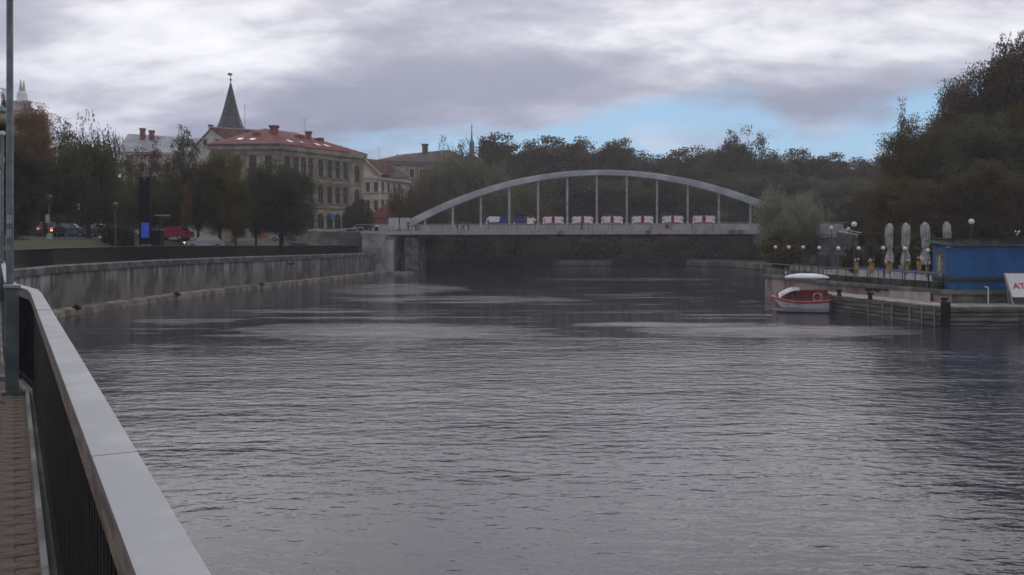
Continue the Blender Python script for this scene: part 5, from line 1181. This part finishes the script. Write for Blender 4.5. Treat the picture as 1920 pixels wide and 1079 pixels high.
tree('thin', 1, 'green', 345, 238, 72, 98, 5.1, 'tall sparse tree with bare top left of the corner house')
tree('thin', 0, 'orange', 349, 338, 30, 94, 5.0, 'small orange-leaved tree near the red car')
tree('broad', 0, 'green', 372, 330, 66, 103, 5.2, 'green tree just right of the small orange one')
tree('broad', 1, 'olive', 412, 282, 96, 100, 5.1, 'olive tree with yellowing leaves before the left face of the corner house')
tree('broad', 2, 'yellow', 442, 335, 60, 97, 5.0, 'small yellowish tree below the olive tree at the corner house')
tree('broad', 1, 'dark', 528, 305, 138, 108, 4.6, 'dense dark round tree in front of the corner house', rz=2.2)
tree('broad', 0, 'dark', 480, 318, 66, 110, 4.8, 'dark tree joined to the left of the dense round tree')
tree('bush', 0, 'dark', 678, 382, 46, 147, 6.3, 'dark bush beside the right end of the corner house')
tree('bush', 0, 'dark', 655, 392, 28, 148, 6.3, 'smaller dark bush against the corner house')
# hedge block by the pillar
hg = np.random.default_rng(9); n_ = 5200; hc = np.stack([hg.uniform(X(196, 82), X(249, 82), n_), 82+hg.uniform(-.8, .8, n_), hg.uniform(3.6, Z(426, 82), n_)], 1)
hu = unit(hg.normal(size=(n_, 3))); hv = unit(np.cross(hu, hg.normal(size=(n_, 3))))
t = thing('hedge', 'dark square-cut hedge block left of the advertising pillar', 'hedge', (X(222, 82), 82, 4.3))
hm_ = quads_mesh('hedge_leaves', hc-np.array([X(222, 82), 82, 4.3]), hu*.07, hv*.07); hm_.materials.append(LEAVES['dark']); put('foliage', hm_, t)
MB().box((X(222.5, 82), 82, 4.6), (2.3, 1.2, 3.0)).build('dark_core', STEEL_D, t)  # solid dark block filling the inside of the leaves
# willows and bushes behind the left part of the bridge
tree('willow', 1, 'brown', 785, 338, 118, 153.2, 2.0, 'brownish low willow over the red-roofed kiosk')
tree('willow', 0, 'sage', 838, 268, 130, 178, 3.5, 'pale willow left of the arch, in front of the brown roofed house')
tree('willow', 1, 'sage', 915, 284, 130, 180, 3.0, 'pale willow directly behind the left rise of the arch')
tree('willow', 0, 'olive', 970, 320, 110, 190, 2.4, 'olive willow behind the left half of the arch', rz=2)
tree('thin', 1, 'olive', 868, 262, 50, 192, 3.0, 'thin tall tree topping the pale willows near the spire')
# the wood beyond the bridge
ORD = ['first', 'second', 'third', 'fourth', 'fifth', 'sixth', 'seventh', 'eighth', 'ninth', 'tenth', 'eleventh', 'twelfth', 'thirteenth']
def wood_label(px, yt, lf_):
    col = {'brown': 'brownish', 'green': 'greenish', 'olive': 'olive', 'dark': 'dark'}[lf_]
    if px < 1420:
        i = i_of(px); k = int(round(i))+1
        return ('%s treetop of the far wood rising above the %s hanger of the arch' if yt < 300 else '%s tree low in the far wood behind the %s hanger of the arch') % (col, ORD[k])
    spot = {1440: 'just right of the sparse treetop', 1470: 'low behind the right end of the arch', 1500: 'above the pale round willow', 1545: 'low behind the pale round willow', 1555: 'above the stair block', 1605: 'above the tall globe lamps', 1620: 'low behind the stair block', 1650: 'touching the big right-hand trees'}[px]
    return '%s tree of the far wood %s' % (col, spot)
for px, yt, wp, Y, lf_, v in ((930, 246, 96, 232, 'brown', 0), (985, 254, 100, 238, 'brown', 1), (1045, 249, 108, 234, 'brown', 2), (1105, 250, 100, 236, 'olive', 1), (1152, 256, 84, 230, 'brown', 0),
                          (1215, 276, 88, 240, 'green', 1), (1270, 272, 92, 246, 'brown', 2), (1325, 270, 88, 242, 'green', 0), (1440, 276, 90, 236, 'green', 1), (1500, 274, 90, 240, 'brown', 2), (1555, 284, 86, 236, 'brown', 0), (1605, 288, 86, 232, 'brown', 1), (1650, 286, 80, 228, 'brown', 2),
                          (1000, 330, 110, 214, 'green', 2), (1080, 318, 110, 216, 'dark', 0), (1160, 330, 110, 212, 'green', 1), (1235, 322, 110, 216, 'dark', 2), (1310, 335, 110, 210, 'green', 0), (1385, 318, 110, 214, 'green', 1), (1470, 322, 110, 212, 'dark', 2), (1545, 330, 110, 206, 'green', 0), (1620, 326, 110, 200, 'green', 1),
                          (1400, 288, 70, 238, 'green', 2), (1182, 275, 60, 242, 'green', 0)):
    tree('wood', v, lf_, px, yt, wp*1.28, Y, 3.2, wood_label(px, yt, lf_), 'trees of the wood beyond the bridge')
tree('thin', 1, 'brown', 1372, 247, 84, 236, 4, 'brown round treetop standing above the wood right of the arch', rz=.5)
tree('wood', 1, 'brown', 1372, 252, 72, 237, 4, 'dark tree filling the treetop that stands above the wood')
tree('thin', 0, 'green', 1410, 241, 84, 234, 4, 'sparse see-through treetop highest above the middle of the wood')
BUSH = ('the left foot of the arch', 'the three people', 'the navy banners', 'the third banner', 'the person walking alone', 'the crown of the arch', 'the red square sign', 'the rightmost banner', 'the right foot of the arch', 'the last hanger')
for k, (px, yt, wp, Y, lf_) in enumerate(((800, 436, 90, 172, 'green'), (862, 440, 90, 196, 'dark'), (940, 436, 100, 200, 'dark'), (1020, 440, 100, 202, 'green'), (1105, 434, 100, 203, 'dark'), (1190, 442, 100, 203, 'green'), (1270, 436, 100, 202, 'dark'), (1350, 440, 90, 201, 'green'), (1425, 438, 90, 196, 'olive'), (1395, 448, 60, 188, 'dark'))):
    tree('willow' if k % 3 == 0 else 'bush', k, lf_, px, yt, wp, Y, 1.2, 'low far-bank bush under the bridge deck, below '+BUSH[k], 'bushes on the far bank')
# right bank
tree('willow', 1, 'willow', 1480, 346, 150, 117, 1.3, 'round pale willow hiding the right end of the bridge', rz=.7)
tree('bush', 0, 'olive', 1468, 440, 96, 110, 1.2, 'low bush below the willow at the right end of the bridge')
tree('bush', 0, 'yellow', 1598, 468, 42, 84, 1.8, 'yellowish bush at the foot of the stair wall')
tree('thin', 0, 'pink', 1698, 190, 58, 112, 2.2, 'sparse pinkish tree standing out above the right-hand trees')
tree('cone', 0, 'dark', 1686, 240, 60, 108, 2.2, 'dark narrow tree at the left edge of the right-hand trees')
tree('thin', 1, 'rust', 1668, 268, 36, 104, 2.2, 'thin reddish tree at the left flank of the right-hand trees')
tree('broad', 0, 'olive', 1735, 232, 150, 98, 2.1, 'large olive tree behind the closed parasols')
tree('broad', 1, 'brown', 1808, 142, 150, 108, 2.2, 'tall brownish round-topped tree left of the birch')
tree('broad', 2, 'green', 1832, 210, 170, 94, 2.1, 'greenish tree in front of the tall round-topped one')
tree('birch', 0, 'brown', 1925, 26, 240, 104, 2.2, 'tallest birch with drooping thin crown at the right edge', rz=1.3)
tree('broad', 0, 'olive', 1912, 96, 170, 106, 2.2, 'tall leafy tree filling the crown beside the tallest birch')
tree('birch', 0, 'yellow', 1915, 165, 170, 96, 2.1, 'lower drooping birch in front of the tallest birch', rz=3.9)
tree('broad', 1, 'olive', 1680, 330, 130, 92, 2.0, 'olive bushy tree behind the leftmost parasols')
tree('broad', 0, 'brown', 1760, 340, 140, 86, 2.0, 'brownish bushy tree behind the rightmost parasol')
tree('broad', 2, 'olive', 1840, 300, 140, 84, 2.0, 'olive bushy tree right behind the blue kiosk')
tree('broad', 1, 'brown', 1915, 320, 140, 82, 2.0, 'brownish bushy tree behind the kiosk at the right edge')
tree('broad', 2, 'dark', 1632, 356, 90, 118, 2.0, 'dark tree above the stairs at the right end of the bridge')
tree('bush', 0, 'dark', 1660, 440, 80, 80, 2.0, 'dark bush behind the leftmost parasol'); tree('bush', 0, 'green', 1735, 445, 90, 76, 2.0, 'green bush behind the middle parasols')

tree('thin', 1, 'olive', 248, 284, 76, 101, 5.3, 'sparse olive tree before the left end of the grey roofed house')
tree('thin', 1, 'brown', 312, 292, 80, 106, 5.4, 'sparse brown tree before the right end of the grey roofed house')
tree('thin', 1, 'green', 268, 330, 90, 95, 5.0, 'low sparse green tree right behind the advertising pillar')
for sx_, lab in ((SEG[7]+1.5, 'dark weed tuft at the near end of the wall ledge'), (SEG[8]+2, 'dark weed tuft at the middle of the wall ledge'), (SEG[9]+4, 'dark weed tuft far along the wall ledge')):
    p, d, l = bank(sx_); q = p-l*.78; t = thing('weed_tuft', lab, 'weed', (q.x, q.y, .25)); tm_, cm_, H, W = PROTO['bush'][0]
    put('leaves', cm_, t, mt=LEAVES['dark']); t.scale = (.13, .13, .09)
p, d, l = bank(SEG[3]-.9); q = p+l*.33
t = thing('twig', 'thin dark twig lying on the pavers near the railing post', 'twig', (q.x, q.y, 3.12))
MB().tube([(q.x, q.y, 3.115), (q.x-.12, q.y+.1, 3.12), (q.x-.2, q.y+.26, 3.118)], [.006, .005, .003], 5).build('stick', BARK, t)

# undergrowth that closes the gaps between the trunks
def undergrowth(pts, wid, z0, h, n, leaf, lf_, label, seed):
    g = np.random.default_rng(seed); pts = [Vector(p) for p in pts]; sl = [(b-a).length for a, b in zip(pts, pts[1:])]; out_ = []
    for (a, b), l_ in zip(zip(pts, pts[1:]), sl):
        m_ = int(n*l_/sum(sl)); t_ = g.uniform(0, 1, m_); d = (b-a)/l_; q = np.stack([a.x+(b.x-a.x)*t_, a.y+(b.y-a.y)*t_], 1)
        o_ = g.uniform(-.5, .5, m_)*wid; top = h*(.72+.28*np.sin(t_*l_*.7+seed)*np.sin(t_*l_*.23+1)); z = z0+g.uniform(0, 1, m_)**.7*top
        out_.append(np.stack([q[:, 0]-d.y*o_, q[:, 1]+d.x*o_, z], 1))
    c = np.concatenate(out_); m_ = len(c); u_ = unit(g.normal(size=(m_, 3))); v_ = unit(np.cross(u_, g.normal(size=(m_, 3)))); me = quads_mesh('undergrowth', c, u_*leaf, v_*leaf); me.materials.append(LEAVES[lf_])
    o = bpy.data.objects.new('undergrowth', me); C.objects.link(o); tag(o, label, 'undergrowth', kind='stuff')
undergrowth([(-22, 176), (-14, 197), (8, 206), (36, 204), (54, 188), (56, 158), (50, 132)], 7, 1.2, 11, 60000, .30, 'dark', 'dark undergrowth filling the wood on the far bank under the bridge', 1)
undergrowth([(-19.5, 168), (-12.5, 188.5), (0, 193.5), (9, 195.2)], 2.4, .15, 3.4, 16000, .20, 'dark', 'dark overhanging bushes along the left half of the quay under the bridge', 4)
undergrowth([(22, 194.6), (33, 193.2), (37, 190)], 2.4, .15, 3.0, 8000, .20, 'dark', 'dark overhanging bushes along the right end of the quay under the bridge', 5)
undergrowth([(46, 101), (52, 93), (62, 88), (80, 84)], 6, 1.6, 9, 45000, .17, 'dark', 'dark undergrowth between the trunks behind the terrace', 2)
undergrowth([(-98, 118), (-80, 130), (-62, 134), (-53, 136)], 4, 5.5, 9.0, 40000, .20, 'dark', 'dark shrubbery along the far side of the street behind the cars', 3)

# thin autumn air between the camera and the wood
hz = bpy.data.materials.new('haze'); hz.use_nodes = True; t_ = NT(hz.node_tree); t_.n.clear()
pv_ = t_.node('ShaderNodeVolumePrincipled'); pv_.inputs['Color'].default_value = (.95, .96, 1, 1); pv_.inputs['Density'].default_value = .00045; pv_.inputs['Anisotropy'].default_value = .0
t_.l.new(pv_.outputs[0], t_.node('ShaderNodeOutputMaterial').inputs['Volume'])
tag(MB().box((20, 900, 28), (5600, 5000, 62)).build('haze', hz), 'thin autumn haze over the river', kind='stuff')

t = thing('mooring_rope', 'slack dark rope from the boat to the nearest bollard', 'rope', (21.9, 61.2, 1.0))
MB().tube([bp(1.85, -.5, .86), (22.2, 61.0, .98), (22.35, 60.6, 1.26), (X(1573.5, 60.3), 60.1, 1.42)], .022, 5).build('rope', mat('rope_grey', (.12, .11, .09), .95, .2), t)
